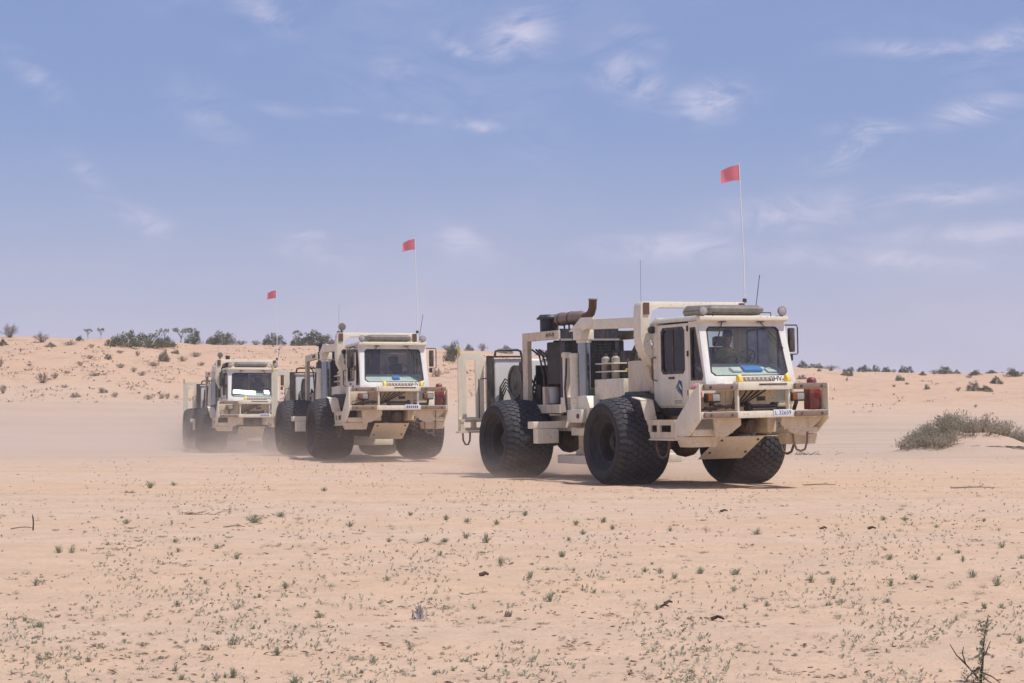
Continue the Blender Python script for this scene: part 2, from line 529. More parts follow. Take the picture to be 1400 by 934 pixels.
def build_ground():
    ys = [-160, -90, -45, -20, -8, -2, 2]
    y = 4.0
    while y < 1500:
        ys.append(y); y *= 1.0148 if y < 260 else 1.045
    ys.append(1600.0)
    half = 150
    ts = [i / half for i in range(-half, half + 1)]
    vs = []
    for y in ys:
        wd = 0.72 * abs(y) + 34
        for t in ts:
            x = wd * math.copysign(0.36 * abs(t) + 0.64 * abs(t) ** 3, t)
            z = H(x, y)
            if 2 < y < 45:
                z += 0.012 * fbm(x * 1.7, y * 1.7, 1.0, 4) + 0.006 * fbm(x * 6.5, y * 6.5, 7.0, 2)
            vs.append((x, y, z))
    n = len(ts)
    fs = [(r * n + c, r * n + c + 1, (r + 1) * n + c + 1, (r + 1) * n + c) for r in range(len(ys) - 1) for c in range(n - 1)]
    me = bpy.data.meshes.new('ground')
    me.from_pydata(vs, [], fs)
    me.polygons.foreach_set('use_smooth', [True] * len(me.polygons))
    o = bpy.data.objects.new('ground', me)
    C.objects.link(o)
    o['kind'] = 'structure'
    m = bpy.data.materials.new('desert_sand')
    m.use_nodes = True
    t = NT(m.node_tree)
    b = t.n('ShaderNodeBsdfPrincipled', i_Roughness=0.95)
    b.inputs['Specular IOR Level'].default_value = 0.15
    out = t.n('ShaderNodeOutputMaterial'); t.l(b, 0, out, 0)
    tcn = t.n('ShaderNodeTexCoord')
    P = tcn.outputs['Object']
    sp = t.n('ShaderNodeSeparateXYZ'); t.t.links.new(P, sp.inputs[0])
    stretch = t.n('ShaderNodeMapping'); stretch.inputs['Scale'].default_value = (0.16, 1.0, 1.0)
    t.t.links.new(P, stretch.inputs[0])
    n_big = t.noise(stretch.outputs[0], 0.22, 5, 0.6, 0.4)
    n_mid = t.noise(P, 0.9, 6, 0.62)
    st2 = t.n('ShaderNodeMapping'); st2.inputs['Scale'].default_value = (0.06, 0.33, 1.0)
    t.t.links.new(P, st2.inputs[0])
    n_str = t.noise(st2.outputs[0], 0.9, 8, 0.68, .6)
    n_fine = t.noise(P, 11.0, 6, 0.66)
    n_grain = t.noise(P, 90.0, 3, 0.6)
    col = t.mix(t.ramp(n_big, 0.40, 0.66), (0.572, 0.410, 0.292), (0.588, 0.395, 0.252))
    col = t.mix(t.ramp(n_mid, 0.35, 0.70, 0.0, 0.6), col, (0.49, 0.352, 0.248))
    n_pat = t.noise(P, 2.6, 5, 0.6, .3)
    col = t.mix(t.ramp(n_pat, .42, .66, 0.0, .42), col, (0.46, 0.32, 0.222))
    col = t.mix(t.ramp(n_pat, .30, .44, .35, 0.0), col, (0.60, 0.445, 0.34))
    # the grey clay pan between the trucks and the dunes, the redder sand of the dunes
    wob = t.math('ADD', sp.outputs[1], t.math('MULTIPLY', t.math('SUBTRACT', n_big, 0.5), 34.0))
    pan = t.math('MULTIPLY', t.ramp(wob, 42, 66), t.ramp(wob, 100, 146, 1.0, 0.0))
    col = t.mix(t.math('MULTIPLY', pan, 0.85), col, t.mix(t.ramp(n_str, .32, .68), (0.405, 0.308, 0.238), (0.49, 0.37, 0.285)))
    dune = t.ramp(wob, 124, 150)
    col = t.mix(t.math('MULTIPLY', dune, 0.9), col, t.mix(t.ramp(n_mid, 0.3, 0.7), (0.50, 0.32, 0.205), (0.535, 0.365, 0.255)))
    n_lit = t.noise(P, 0.42, 10, 0.80)
    col = t.mix(t.math('MULTIPLY', t.math('MULTIPLY', dune, 0.62), t.ramp(n_lit, 0.50, 0.68)), col, (0.30, 0.205, 0.145))
    # old tyre tracks crossing the flat
    trk = None
    for (qx, qy, ang) in ((14, 30.2, -4), (14, 32.6, -5), (-12, 27.0, 3), (-12, 29.3, 4), (-16, 44.0, -14), (-16, 46.4, -14), (9, 52.0, -7), (9, 54.3, -7)):
        nx, ny = -math.sin(R(ang)), math.cos(R(ang))
        dd = t.math('ADD', t.math('ADD', t.math('MULTIPLY', sp.outputs[0], nx), t.math('MULTIPLY', sp.outputs[1], ny)), -(qx * nx + qy * ny))
        dd = t.math('ADD', dd, t.math('MULTIPLY', t.math('SUBTRACT', n_big, .5), 1.6))
        g = t.ramp(t.math('ABSOLUTE', dd), .30, .62, 1.0, 0.0)
        trk = g if trk is None else t.math('MAXIMUM', trk, g)
    trk = t.math('MULTIPLY', trk, t.ramp(n_mid, .32, .60))
    for (qx, qy, ang) in ((3.30, 34.45, 25.0), (-3.79, 50.3, 17.5), (-10.07, 68.5, 15.7)):      # fresh ruts behind the wheels
        fx, fy = math.sin(R(ang)), -math.cos(R(ang))
        rx, ry = math.cos(R(ang)), math.sin(R(ang))
        al = t.math('ADD', t.math('ADD', t.math('MULTIPLY', sp.outputs[0], fx), t.math('MULTIPLY', sp.outputs[1], fy)), -(qx * fx + qy * fy))
        ac = t.math('ADD', t.math('ADD', t.math('MULTIPLY', sp.outputs[0], rx), t.math('MULTIPLY', sp.outputs[1], ry)), -(qx * rx + qy * ry))
        g = t.ramp(t.math('ABSOLUTE', t.math('SUBTRACT', t.math('ABSOLUTE', ac), 1.265)), .44, .60, 1.0, 0.0)
        g = t.math('MULTIPLY', g, t.math('MULTIPLY', t.ramp(al, -.4, .3, 1.0, 0.0), t.ramp(al, -42.0, -20.0)))
        trk = t.math('MAXIMUM', trk, g)
    wv = t.n('ShaderNodeTexWave', i_Scale=1.6, i_Distortion=9.0, i_Detail=4.0); wv.bands_direction = 'X'
    t.t.links.new(P, wv.inputs[0])
    col = t.mix(t.math('MULTIPLY', trk, .38), col, t.mix(wv.outputs['Fac'], (0.42, 0.275, 0.175), (0.53, 0.365, 0.25)))
    # specks of litter and stained grains
    col = t.mix(t.ramp(n_fine, 0.50, 0.76, 0.0, 0.5), col, (0.37, 0.25, 0.18))
    col = t.mix(t.ramp(n_grain, 0.60, 0.78, 0.0, 0.30), col, (0.33, 0.225, 0.165))
    t.t.links.new(col, b.inputs['Base Color'])
    b1 = t.n('ShaderNodeBump', i_Strength=0.55, i_Distance=0.06)
    t.t.links.new(n_fine, b1.inputs['Height'])
    b2 = t.n('ShaderNodeBump', i_Strength=0.35, i_Distance=0.012)
    t.t.links.new(n_grain, b2.inputs['Height'])
    b3 = t.n('ShaderNodeBump', i_Strength=0.45, i_Distance=0.05)
    t.t.links.new(t.math('MULTIPLY', trk, t.math('ADD', t.math('MULTIPLY', wv.outputs['Fac'], .6), -1.0)), b3.inputs['Height'])
    t.l(b3, 0, b1, 'Normal')
    t.l(b1, 0, b2, 'Normal')
    t.l(b2, 0, b, 'Normal')
    me.materials.append(m)


build_ground()

# ------------------------------------------------------------------ the vibrator truck
# local axes: x forward from the front axle, y towards the vehicle's left, z up from the ground
def rect8(x0, x1, z0, z1, c):
    return [(x0 + c, z0), (x1 - c, z0), (x1, z0 + c), (x1, z1 - c), (x1 - c, z1), (x0 + c, z1), (x0, z1 - c), (x0, z0 + c)]


def tyre_base(v):
    return 0.822 - 0.36 * abs(v) ** 2.5


def make_wheel(parent):
    """A wheel whose outer face looks towards -y."""
    wh = empty('wheel', parent=parent)
    prof = [(.385, -.36), (.41, -.385), (.46, -.44), (.53, -.505), (.60, -.535), (.67, -.54), (.73, -.515), (.772, -.45)]
    prof += [(tyre_base(v), v) for v in (-.40, -.3, -.2, -.1, 0, .1, .2, .3, .40)]
    prof += [(r, -t) for r, t in prof[:8][::-1]]
    t = MB().lathe(prof, 72)
    for sgn in (-1, 1):      # raised rings on the sidewalls
        for rr, tt in ((.52, .505), (.70, .535)):
            t.lathe([(rr - .014, sgn * (tt - .012)), (rr - .006, sgn * (tt + .006)), (rr + .006, sgn * (tt + .004)), (rr + .014, sgn * (tt - .014))], 72)
    t.build('tyre', 'tyre_rubber', wh, smooth=35)
    tb = MB(); rnd = random.Random(3)
    rows, nu = 8, 40
    for r in range(rows):
        v0 = -.40 + .80 * (r + .5) / rows
        for k in range(nu):
            u0 = (k + (.5 if r % 2 else 0)) / nu * 2 * math.pi
            du, dv = math.pi / nu * .90, .80 / rows / 2 * 1.18
            if r in (0, rows - 1):
                dv *= 1.12
            sk = .18 * du
            hexp = [(-du * .95, -dv * .15), (-du * .45 + sk, -dv), (du * .6 + sk, -dv * .82), (du * .95, dv * .15), (du * .45 - sk, dv), (-du * .6 - sk, dv * .82)]
            j = rnd.uniform(-.02, .02)
            vs = []
            for hgt, shr in ((-.004, 1.0), (.016, .91)):
                for a, b in hexp:
                    vv = v0 + b * shr
                    rr = tyre_base(vv) + hgt
                    ang = u0 + a * shr + j * du
                    vs.append((rr * math.cos(ang), vv, rr * math.sin(ang)))
            tb.add(vs, [tuple(range(6, 12))] + [(i, (i + 1) % 6, 6 + (i + 1) % 6, 6 + i) for i in range(6)])
    # shoulder lugs reaching down the sidewall
    for sgn in (-1, 1):
        for k in range(nu):
            u0 = (k + .25) / nu * 2 * math.pi
            vs = []
            for hgt in (-.012, .005):
                for a, (rr, tt) in ((-.05, (.79, .42)), (.03, (.79, .42)), (.025, (.715, .525)), (-.04, (.715, .525))):
                    vs.append(((rr + hgt) * math.cos(u0 + a), sgn * (tt + hgt), (rr + hgt) * math.sin(u0 + a)))
            tb.add(vs, [(4, 5, 6, 7), (0, 1, 5, 4), (1, 2, 6, 5), (2, 3, 7, 6), (3, 0, 4, 7)])
    td = tb.build('tread', 'tread_rubber', wh, smooth=0)
    td['kind'] = 'stuff'
    MB().lathe([(.36, .34), (.40, .365), (.405, .35), (.34, .2), (.34, -.30), (.375, -.345), (.408, -.372), (.415, -.36), (.395, -.385), (.365, -.38), (.345, -.33), (.33, -.14), (.20, -.11), (.20, -.13)], 48).build('rim', 'rim_dark', wh, smooth=30)
    hb = MB().lathe([(.20, -.10), (.20, -.22), (.17, -.26), (.10, -.27), (.10, -.31), (.07, -.325), (.0005, -.325)], 28)
    for k in range(12):
        a = 2 * math.pi * k / 12
        hb.cyl((.255 * math.cos(a), -.11, .255 * math.sin(a)), (.255 * math.cos(a), -.15, .255 * math.sin(a)), .017, 6)
    hb.build('hub', 'rim_dark', wh, smooth=30)
    return wh


def make_truck():
    T = empty('vibrator_truck')
    cream, dusty, blk = 'cream_paint', 'cream_dust_bounce', 'black_steel'  # dusty also carries the painted sand bounce
    WB, TR = 4.85, 1.265
    wh = make_wheel(T)
    wh.location = (0, -TR, .835)
    for (x, s) in ((0, 1), (-WB, -1), (-WB, 1)):
        c = copy_tree(wh, T)
        c.location = (x, s * TR, .835)
        c.rotation_euler = (0, .37 * x + .2 * s, R(180) if s > 0 else 0)

    # ---- running gear
    for x in (0, -WB):
        a = MB().cyl((x, -.95, .84), (x, .95, .84), .13, 16)
        a.lathe([(.001, -.28), (.16, -.26), (.27, -.14), (.30, 0), (.27, .14), (.16, .26), (.001, .28)], 20)
        o = len(a.v) - 140
        a.v[o:] = [(p[0] + x, p[1], p[2] + .84) for p in a.v[o:]]
        for s in (-1, 1):
            a.box(x - .22, x + .22, s * .55 - .12, s * .55 + .12, .70, 1.06)
        a.build('axle', 'axle_grime', T, smooth=35)
    for s in (-1, 1):
        MB().box(-6.9, 2.3, s * .45 - .09, s * .45 + .09, 1.02, 1.34).build('frame_rail', dusty, T, bevel=.015)
        MB().prism([(.62, 1.02), (1.95, .98), (2.2, 1.1), (2.2, 1.46), (.5, 1.46)], 1, s * .62 - .03, s * .62 + .03).build('side_plate', dusty, T, bevel=.01)
    MB().box(.9, 1.75, -.42, .42, .98, 1.3).cyl((1.4, -.6, 1.1), (1.4, .6, 1.1), .09, 12).cyl((1.75, .12, 1.13), (2.15, .12, 1.13), .13, 14).build('gearbox', 'axle_grime', T, bevel=.03)
    MB().beam((2.02, 0, .95), (1.25, 0, .54), .94, .02).build('skid_plate', cream, T, bevel=.006)
    for x, z in ((1.93, .885), (1.50, .655)):
        for s in (-1, 1):
            MB().cyl((x, s * .38, z + .02), (x + .016, s * .38, z - .01), .024, 8).build('skid_bolt', blk, T)

    # ---- front guard
    MB().box(2.68, 2.80, -1.31, 1.31, 1.285, 1.405).build('bumper_beam', cream, T, bevel=.012)
    MB().box(2.62, 2.80, -.55, .55, 1.775, 1.915).build('guard_beam', cream, T, bevel=.012)
    for s in (-1, 1):
        MB().box(2.70, 2.785, s * .553, s * 1.30, 1.775, 1.885).build('guard_rail', cream, T, bevel=.01)
        for z in (1.80, 1.315):
            p = MB().box(2.785 if z > 1.5 else 2.803, 2.86, s * .60, s * 1.27, z - .02, z + .085).build('rub_pad', 'pad_tan', T, bevel=.018)
            for yy in (.72, 1.15):
                MB().cyl((2.858, s * yy, z + .03), (2.868, s * yy, z + .03), .026, 8).build('bolt', blk, p)
        MB().box(2.66, 2.76, s * .53 - .02, s * .53 + .02, 1.407, 1.773).build('guard_post', cream, T, bevel=.006)
        MB().prism([(2.805, 1.89), (2.62, 1.79), (2.0, 1.27), (1.94, 1.24), (1.94, .95), (2.42, .99), (2.805, 1.265)], 1, s * 1.318, s * 1.348).build('guard_wing', cream, T, bevel=.006)
        br = MB().prism([(s * .97, 1.283), (s * .42, 1.283), (s * .42, 1.16), (s * .70, .98), (s * .93, .95)], 0, 2.60, 2.66)
        br.build('bracket', dusty, T, bevel=.006)
        MB().box(2.2, 2.5, s * .80, s * 1.30, .985, 1.10).build('foot_step', cream, T, bevel=.012)
        gp = MB()
        for i in range(9):
            for j in range(3):
                gp.beam((2.503, s * (.84 + i * .05), .995 + j * .035), (2.503, s * (.84 + i * .05 + .03), 1.012 + j * .035), .008, .008)
        gp.build('tread_plate', 'white_and_lit_cream', T)
        MB().prism([(s * 1.38, .975), (s * .74, .975), (s * .79, .79), (s * 1.30, .79)], 0, 2.02, 2.42).build('step_tub', dusty, T, bevel=.015)
        # lamp clusters
        hl = MB().box(2.40, 2.52, s * .88 - .14, s * .88 + .14, 1.565, 1.735).build('headlight', blk, T, bevel=.025, seg=3)
        MB().box(2.522, 2.545, s * .88 - .035, s * .88 + .115, 1.59, 1.71).build('lens', 'lamp_lens', hl, bevel=.012)
        MB().box(2.522, 2.54, s * .88 - .125, s * .88 - .04, 1.59, 1.71).build('amber_lens', 'amber_lens', hl, bevel=.01)
        MB().beam((2.36, s * .88, 1.40), (2.46, s * .88, 1.57), .05, .05).build('lamp_bracket', blk, hl)
    MB().box(2.34, 2.37, -.55, .50, 1.36, 1.87).build('nose_panel', dusty, T, bevel=.008)
    MB().box(2.35, 2.38, -1.30, -.56, 1.38, 1.80).build('lamp_panel', dusty, T, bevel=.008)
    MB().box(2.365, 2.38, .10, .27, 1.585, 1.66).build('vent_slot', blk, T)
    rnd = random.Random(5)
    for k in range(6):
        y0 = -.46 + .012 * k
        pts = [(2.43, y0, 1.45), (2.45, y0 + .02 + .05 * k, 1.58), (2.44, y0 + .05 + .085 * k, 1.68), (2.40, y0 + .07 + .12 * k, 1.77)]
        MB().tube(pts, .013, 6).build('hose', 'black_rubber', T)
    wi = MB().cyl((2.58, -.22, 1.47), (2.58, .30, 1.47), .055, 12)
    for y in (-.22, .30):
        wi.cyl((2.58, y - .02, 1.47), (2.58, y + .02, 1.47), .09, 12)
    wi.box(2.50, 2.66, -.26, -.22, 1.41, 1.56).box(2.50, 2.66, .30, .34, 1.41, 1.54).cyl((2.68, -.2, 1.50), (2.68, .28, 1.50), .022, 8).cyl((2.68, -.2, 1.44), (2.68, .28, 1.44), .022, 8)
    wi.build('winch', 'engine_dark', T, smooth=35)
    MB().tube([(2.63, -1.22, 1.41), (2.64, -1.22, 1.52), (2.64, -1.08, 1.54), (2.64, -1.06, 1.42)], .014, 6).build('tow_eye', 'pad_tan', T)
    MB().tube([(2.5, .76, 1.02), (2.5, .77, .84), (2.5, .83, .70), (2.5, .92, .67), (2.5, 1.01, .70), (2.5, 1.06, .84), (2.5, 1.07, 1.02)], .02, 8).build('hose_loop', 'pad_tan', T)
    # left wing outrigger with its window
    wv = MB().ring([(2.64, 1.34, 1.283), (2.64, 1.0, 1.02), (2.64, .58, 1.02), (2.64, .58, 1.283)], [(2.64, .90, 1.23), (2.64, .86, 1.10), (2.64, .62, 1.10), (2.64, .62, 1.23)], (-.03, 0, 0))
    wv.prism([(2.2, 1.02), (2.64, 1.02), (2.64, 1.283), (2.2, 1.283)], 1, 1.02, 1.05)
    wv.build('outrigger', dusty, T, bevel=.004)

    # ---- side steps behind the front wheels' front half
    for s in (-1, 1):
        yo = s * 1.325
        sp = MB()
        O = [(.98, yo, 1.27), (1.42, yo, 1.27), (1.93, yo, 1.27), (1.93, yo, .945), (1.42, yo, .945), (1.06, yo, .945)]
        sp.prism([(.96, 1.175), (1.93, 1.175), (1.93, 1.275), (.90, 1.275)], 1, yo - .02, yo + .02)
        sp.prism([(1.06, .935), (1.93, .935), (1.93, 1.055), (1.02, 1.055)], 1, yo - .02, yo + .02)
        sp.box(.99, 1.06, yo - .02, yo + .02, 1.056, 1.174).box(1.30, 1.40, yo - .02, yo + .02, 1.056, 1.174).box(1.80, 1.93, yo - .02, yo + .02, 1.056, 1.174)
        sp.build('step_side', dusty, T)
        MB().box(1.03, 1.95, min(s * 1.07, s * 1.37), max(s * 1.07, s * 1.37), .905, .932).build('step_tread', cream, T, bevel=.006)
        MB().slab([(1.0, s * 1.50, 1.62), (1.0, s * 1.24, 1.61), (1.0, s * 1.17, 1.28), (1.0, s * 1.40, 1.27)], (-.025, 0, 0)).slab([(1.0, s * 1.5, 1.623), (1.0, s * 1.24, 1.613), (.72, s * 1.26, 1.66), (.66, s * 1.5, 1.68)], (0, 0, .02)).build('mudguard_bracket', cream, T, bevel=.005)
        MB().tube([(1.24, s * 1.32, .92), (1.24, s * 1.32, .75), (1.32, s * 1.32, .63), (1.46, s * 1.32, .59), (1.60, s * 1.32, .63), (1.68, s * 1.32, .76), (1.68, s * 1.32, .92)], .024, 8).build('hose_loop', 'axle_grime', T)
        # slumped black rubber mudguard over the front wheel
        mg = MB(); nn = 14; vs = []
        for i in range(nn + 1):
            a = R(150 - 112 * i / nn)
            for j, yy in enumerate((.78, .95, 1.12, 1.28, 1.36)):
                rr = .895 + .035 * mnoise.noise(Vector((i * .6, j * .9, s))) + (.05 if j < 3 else 0.0)
                vs.append((rr * math.cos(a) - .02, s * yy, .84 + rr * math.sin(a) - (.05 if j == 4 else 0)))
        fs = [(i * 5 + j, i * 5 + j + 1, i * 5 + j + 6, i * 5 + j + 5) for i in range(nn) for j in range(4)]
        mg.add(vs, fs)
        g = mg.build('mudguard', 'black_rubber', T, smooth=60)
        sm = g.modifiers.new('thickness', 'SOLIDIFY'); sm.thickness = .03

    # ---- cab
    MB().box(.5, 2.28, -.9, .9, 1.48, 1.54).build('cab_floor', dusty, T, bevel=.01)
    MB().box(.5, 2.3, -.88, .88, 1.34, 1.475).build('cab_base', 'engine_dark', T, bevel=.01)
    MB().hexa([(.47, -.95, 3.04), (2.05, -.95, 3.03), (2.05, .95, 3.03), (.47, .95, 3.04), (.50, -.92, 3.12), (2.05, -.92, 3.12), (2.05, .92, 3.12), (.50, .92, 3.12)]).build('cab_roof', cream, T, bevel=.02)
    vz = MB().hexa([(2.055, -.93, 3.0), (2.19, -.93, 3.03), (2.19, .93, 3.03), (2.055, .93, 3.0), (2.055, -.93, 3.10), (2.19, -.93, 3.10), (2.19, .93, 3.10), (2.055, .93, 3.10)]).build('visor', cream, T, bevel=.012)
    rb = MB().tube([(2.12, -.62, 3.10), (2.12, -.62, 3.17), (2.12, .60, 3.17), (2.12, .60, 3.10)], .012, 6).build('roof_rail', blk, T)
    for s in (-1, 1):
        lamp = MB().lathe([(.001, -.05), (.06, -.045), (.085, 0), (.088, .03), (.078, .035)], 20, axis=0)
        lamp.v = [(p[0] + 2.12, p[1] + s * .83, p[2] + 3.20) for p in lamp.v]
        lm = lamp.build('work_lamp', 'pad_tan', T)
        le = MB().lathe([(.078, .03), (.05, .042), (.001, .046)], 20, axis=0)
        le.v = [(p[0] + 2.12, p[1] + s * .83, p[2] + 3.20) for p in le.v]
        le.build('lens', 'lamp_lens', lm)
        MB().cyl((2.11, s * .83, 3.09), (2.11, s * .83, 3.13), .03, 8).build('lamp_stem', blk, lm)
    # rear wall with window, corner posts
    rw = MB()
    rw.ring([(.5, -.9, 1.54), (.5, .9, 1.54), (.5, .9, 3.03), (.5, -.9, 3.03)], [(.5, .05, 2.05), (.5, .78, 2.05), (.5, .78, 2.90), (.5, .05, 2.90)], (.04, 0, 0))
    rear_wall = rw.build('rear_wall', cream, T)
    MB().box(.515, .522, .055, .775, 2.055, 2.895).build('rear_window', 'windscreen', rear_wall)
    MB().box(.542, .56, -.88, .04, 1.56, 3.0).build('wall_lining', 'cab_trim', rear_wall)
    for s in (-1, 1):
        y0, y1 = s * .92, s * .87
        MB().box(.48, .615, min(y0, y1), max(y0, y1), 1.5, 3.04).build('corner_post', cream, T, bevel=.008)
        # door
        yd = s * .925
        O = [(x, yd, z) for x, z in rect8(.63, 1.755, 1.52, 3.0, .015)]
        I = [(x, yd, z) for x, z in rect8(.80, 1.60, 2.12, 2.92, .06)]
        d = MB().ring(O, I, (0, -s * .045, 0)).build('door', cream, T, bevel=.006)
        I2 = [(x, yd + s * .006, z) for x, z in rect8(.775, 1.625, 2.095, 2.945, .07)]
        I3 = [(x, yd + s * .006, z) for x, z in rect8(.825, 1.575, 2.145, 2.895, .06)]
        MB().ring(I2, I3, (0, -s * .02, 0)).build('window_seal', 'black_rubber', d)
        MB().slab([(x, yd - s * .02, z) for x, z in rect8(.81, 1.59, 2.13, 2.91, .05)], (0, -s * .006, 0)).build('window_pane', 'tinted_glass', d)
        MB().box(1.17, 1.20, min(yd - s * .01, yd - s * .03), max(yd - s * .01, yd - s * .03), 2.13, 2.91).build('window_bar', 'black_steel', d)
        MB().box(1.05, 1.25, min(yd, yd + s * .02), max(yd, yd + s * .02), 2.005, 2.045).build('handle', blk, d, bevel=.006)
        for z in (2.90, 2.45, 1.75):
            MB().cyl((1.745, yd + s * .012, z - .05), (1.745, yd + s * .012, z + .05), .018, 8).build('hinge', blk, d)
        # grab rail behind the door
        MB().tube([(.58, s * .93, 2.42), (.56, s * 1.0, 2.40), (.56, s * 1.0, 2.02), (.60, s * .93, 1.98)], .014, 6).build('grab_rail', blk, T)
        # front quarter panel
        O = [(1.77, yd, 1.52), (2.28, yd, 1.52), (2.335, yd, 1.90), (2.045, yd, 3.02), (1.77, yd, 3.02)]
        I = [(1.84, yd, 1.98), (2.20, yd, 1.98), (2.235, yd, 2.04), (2.00, yd, 2.90), (1.84, yd, 2.90)]
        q = MB().ring(O, I, (0, -s * .05, 0)).build('quarter_panel', cream, T)
        MB().ring([(1.825, yd + s * .005, 1.965), (2.21, yd + s * .005, 1.965), (2.25, yd + s * .005, 2.04), (2.012, yd + s * .005, 2.915), (1.825, yd + s * .005, 2.915)],
                  [(1.87, yd + s * .005, 2.01), (2.185, yd + s * .005, 2.01), (2.20, yd + s * .005, 2.06), (1.985, yd + s * .005, 2.87), (1.87, yd + s * .005, 2.87)], (0, -s * .02, 0)).build('window_seal', 'black_rubber', q)
        MB().slab([(p[0], yd - s * .025, p[2]) for p in I], (0, -s * .006, 0)).build('window_pane', 'tinted_glass', q)
    # windscreen and its frame, in one sloping plane
    def WS(y, z, out=0.0):
        k = (z - 1.88) / (3.01 - 1.88)
        return (2.34 - .30 * k + out * .966, y, z + out * .257)
    O = [WS(-.93, 1.88), WS(.93, 1.88), WS(.93, 3.01), WS(-.93, 3.01)]
    O8 = [WS(-.91, 1.87), WS(.91, 1.87), WS(.94, 1.90), WS(.90, 3.0), WS(.90, 3.01), WS(-.90, 3.01), WS(-.90, 3.0), WS(-.94, 1.90)]
    I8 = [WS(-.72, 2.035), WS(.72, 2.035), WS(.80, 2.10), WS(.755, 2.86), WS(.70, 2.915), WS(-.70, 2.915), WS(-.755, 2.86), WS(-.80, 2.10)]
    wf = MB().ring([Vector(p) + Vector((.03, 0, .008)) for p in O8], [Vector(p) + Vector((.03, 0, .008)) for p in I8], (-.06, 0, -.016)).build('windscreen_frame', 'white_and_lit_cream', T, bevel=.008)  # cream frame, coloured white to look sunlit
    S8 = [(p[0] + .036, p[1] * .975, 2.475 + (p[2] - 2.475) * .965) for p in I8]
    MB().ring([(p[0] + .034, p[1] * 1.012, p[2]) for p in I8], S8, (-.02, 0, -.005)).build('windscreen_seal', 'black_rubber', wf)
    MB().slab([(p[0] + .012, p[1] * .995, p[2]) for p in I8], (-.006, 0, -.002)).build('windscreen_pane', 'windscreen', wf)
    for (y0, z0, y1, z1) in ((-.42, 2.99, -.64, 2.52), (.38, 2.99, .74, 2.56)):
        a, b = Vector(WS(y0, z0, .055)), Vector(WS(y1, z1, .05))
        wp = MB().beam(a, a + (b - a) * .62, .012, .012).beam(a + (b - a) * .28, b + (b - a) * .12, .02, .014).box(a.x - .03, a.x + .03, a.y - .07, a.y + .07, a.z - .005, a.z + .035)
        wp.build('wiper', blk, wf)
    # louvre row, lettering, hooks under the windscreen
    for k in range(8):
        y = -.19 + k * .088
        p = Vector(WS(y, 1.965, .036))
        MB().add([p + Vector((0, -.036, .03)), p + Vector((0, .036, .03)), p + Vector((.002, 0, -.035)), p + Vector((.035, 0, .03))], [(0, 1, 3), (0, 3, 2), (1, 2, 3), (0, 2, 1)]).build('louvre', 'white_and_lit_cream', wf, smooth=0)
    MB().slab([WS(-.235, 1.92, .031), WS(.475, 1.92, .031), WS(.475, 2.005, .031), WS(-.235, 2.005, .031)], (.003, 0, 0)).build('louvre_slot', 'pad_tan', wf)
    slope = math.atan2(.30, 1.13)
    mtx = Matrix.Translation(Vector(WS(.60, 1.965, .036))) @ Matrix.Rotation(-slope, 4, 'Y') @ Matrix(((0, 0, 1, 0), (1, 0, 0, 0), (0, 1, 0, 0), (0, 0, 0, 1)))
    text_mesh('model_lettering', 'AHV-IV', .135, 'ink_black', wf, mtx, .002)
    for y in (-.30, .705):
        hk = MB().prism([(2.39, 1.918), (2.52, 1.918), (2.50, 2.0), (2.45, 2.06), (2.40, 2.05), (2.38, 1.99)], 1, y - .045, y + .045)
        hk.build('lifting_hook', 'yellow_paint', T, bevel=.03, seg=3)
    MB().box(2.34, 2.62, -.72, .72, 1.83, 1.905).build('cowl', cream, T, bevel=.02)
    MB().box(2.801, 2.806, -.12, .46, 1.86, 1.885).build('guard_slot', blk, T)
    # door emblem (right door) and small print
    ye = -.9285
    em = MB().prism([(1.40, 1.99), (1.50, 1.96), (1.52, 1.86), (1.52, 1.66), (1.40, 1.82)], 1, ye - .002, ye).build('door_emblem', 'ink_blue', T)
    MB().prism([(1.29, 1.86), (1.39, 1.97), (1.385, 1.83), (1.46, 1.72), (1.33, 1.80)], 1, ye - .003, ye).build('emblem_swoosh', 'ink_green', em)
    MB().prism([(1.42, 1.93), (1.50, 1.84), (1.50, 1.80), (1.42, 1.87)], 1, ye - .0045, ye - .0025).build('emblem_band', 'white_and_lit_cream', em)
    for i in range(2):
        MB().box(1.24, 1.50, ye - .002, ye, 1.60 - i * .035, 1.615 - i * .035).build('emblem_caption', 'ink_grey', em)
    # mirror on the vehicle's left
    mr = MB().box(1.97, 2.05, 1.04, 1.16, 2.46, 2.90).build('mirror', blk, T, bevel=.025)
    MB().box(1.965, 1.969, 1.05, 1.15, 2.49, 2.87).build('mirror_glass', 'lamp_chrome', mr)
    MB().tube([(2.03, .93, 2.95), (2.03, 1.21, 2.95), (2.03, 1.225, 2.90), (2.03, 1.225, 2.44), (2.03, 1.20, 2.42), (2.03, 1.12, 2.42)], .013, 6).build('mirror_arm', blk, mr)
    MB().box(1.98, 2.04, 1.04, 1.12, 2.30, 2.43).build('spot_mirror', blk, mr, bevel=.02)
    # roof cooling unit
    ac = MB().hexa([(.95, -.52, 3.14), (1.90, -.52, 3.14), (1.90, .52, 3.14), (.95, .52, 3.14), (.95, -.58, 3.24), (1.98, -.58, 3.24), (1.98, .58, 3.24), (.95, .58, 3.24)])
    ac.hexa([(.95, -.58, 3.241), (1.98, -.58, 3.241), (1.98, .58, 3.241), (.95, .58, 3.241), (.99, -.50, 3.35), (1.88, -.50, 3.32), (1.88, .50, 3.32), (.99, .50, 3.35)])
    ac.build('cooling_unit', 'grey_plastic', T, bevel=.035, seg=3)
    MB().cyl((.49, -.97, 2.93), (.55, -.97, 2.93), .07, 14).build('reversing_horn', blk, T)
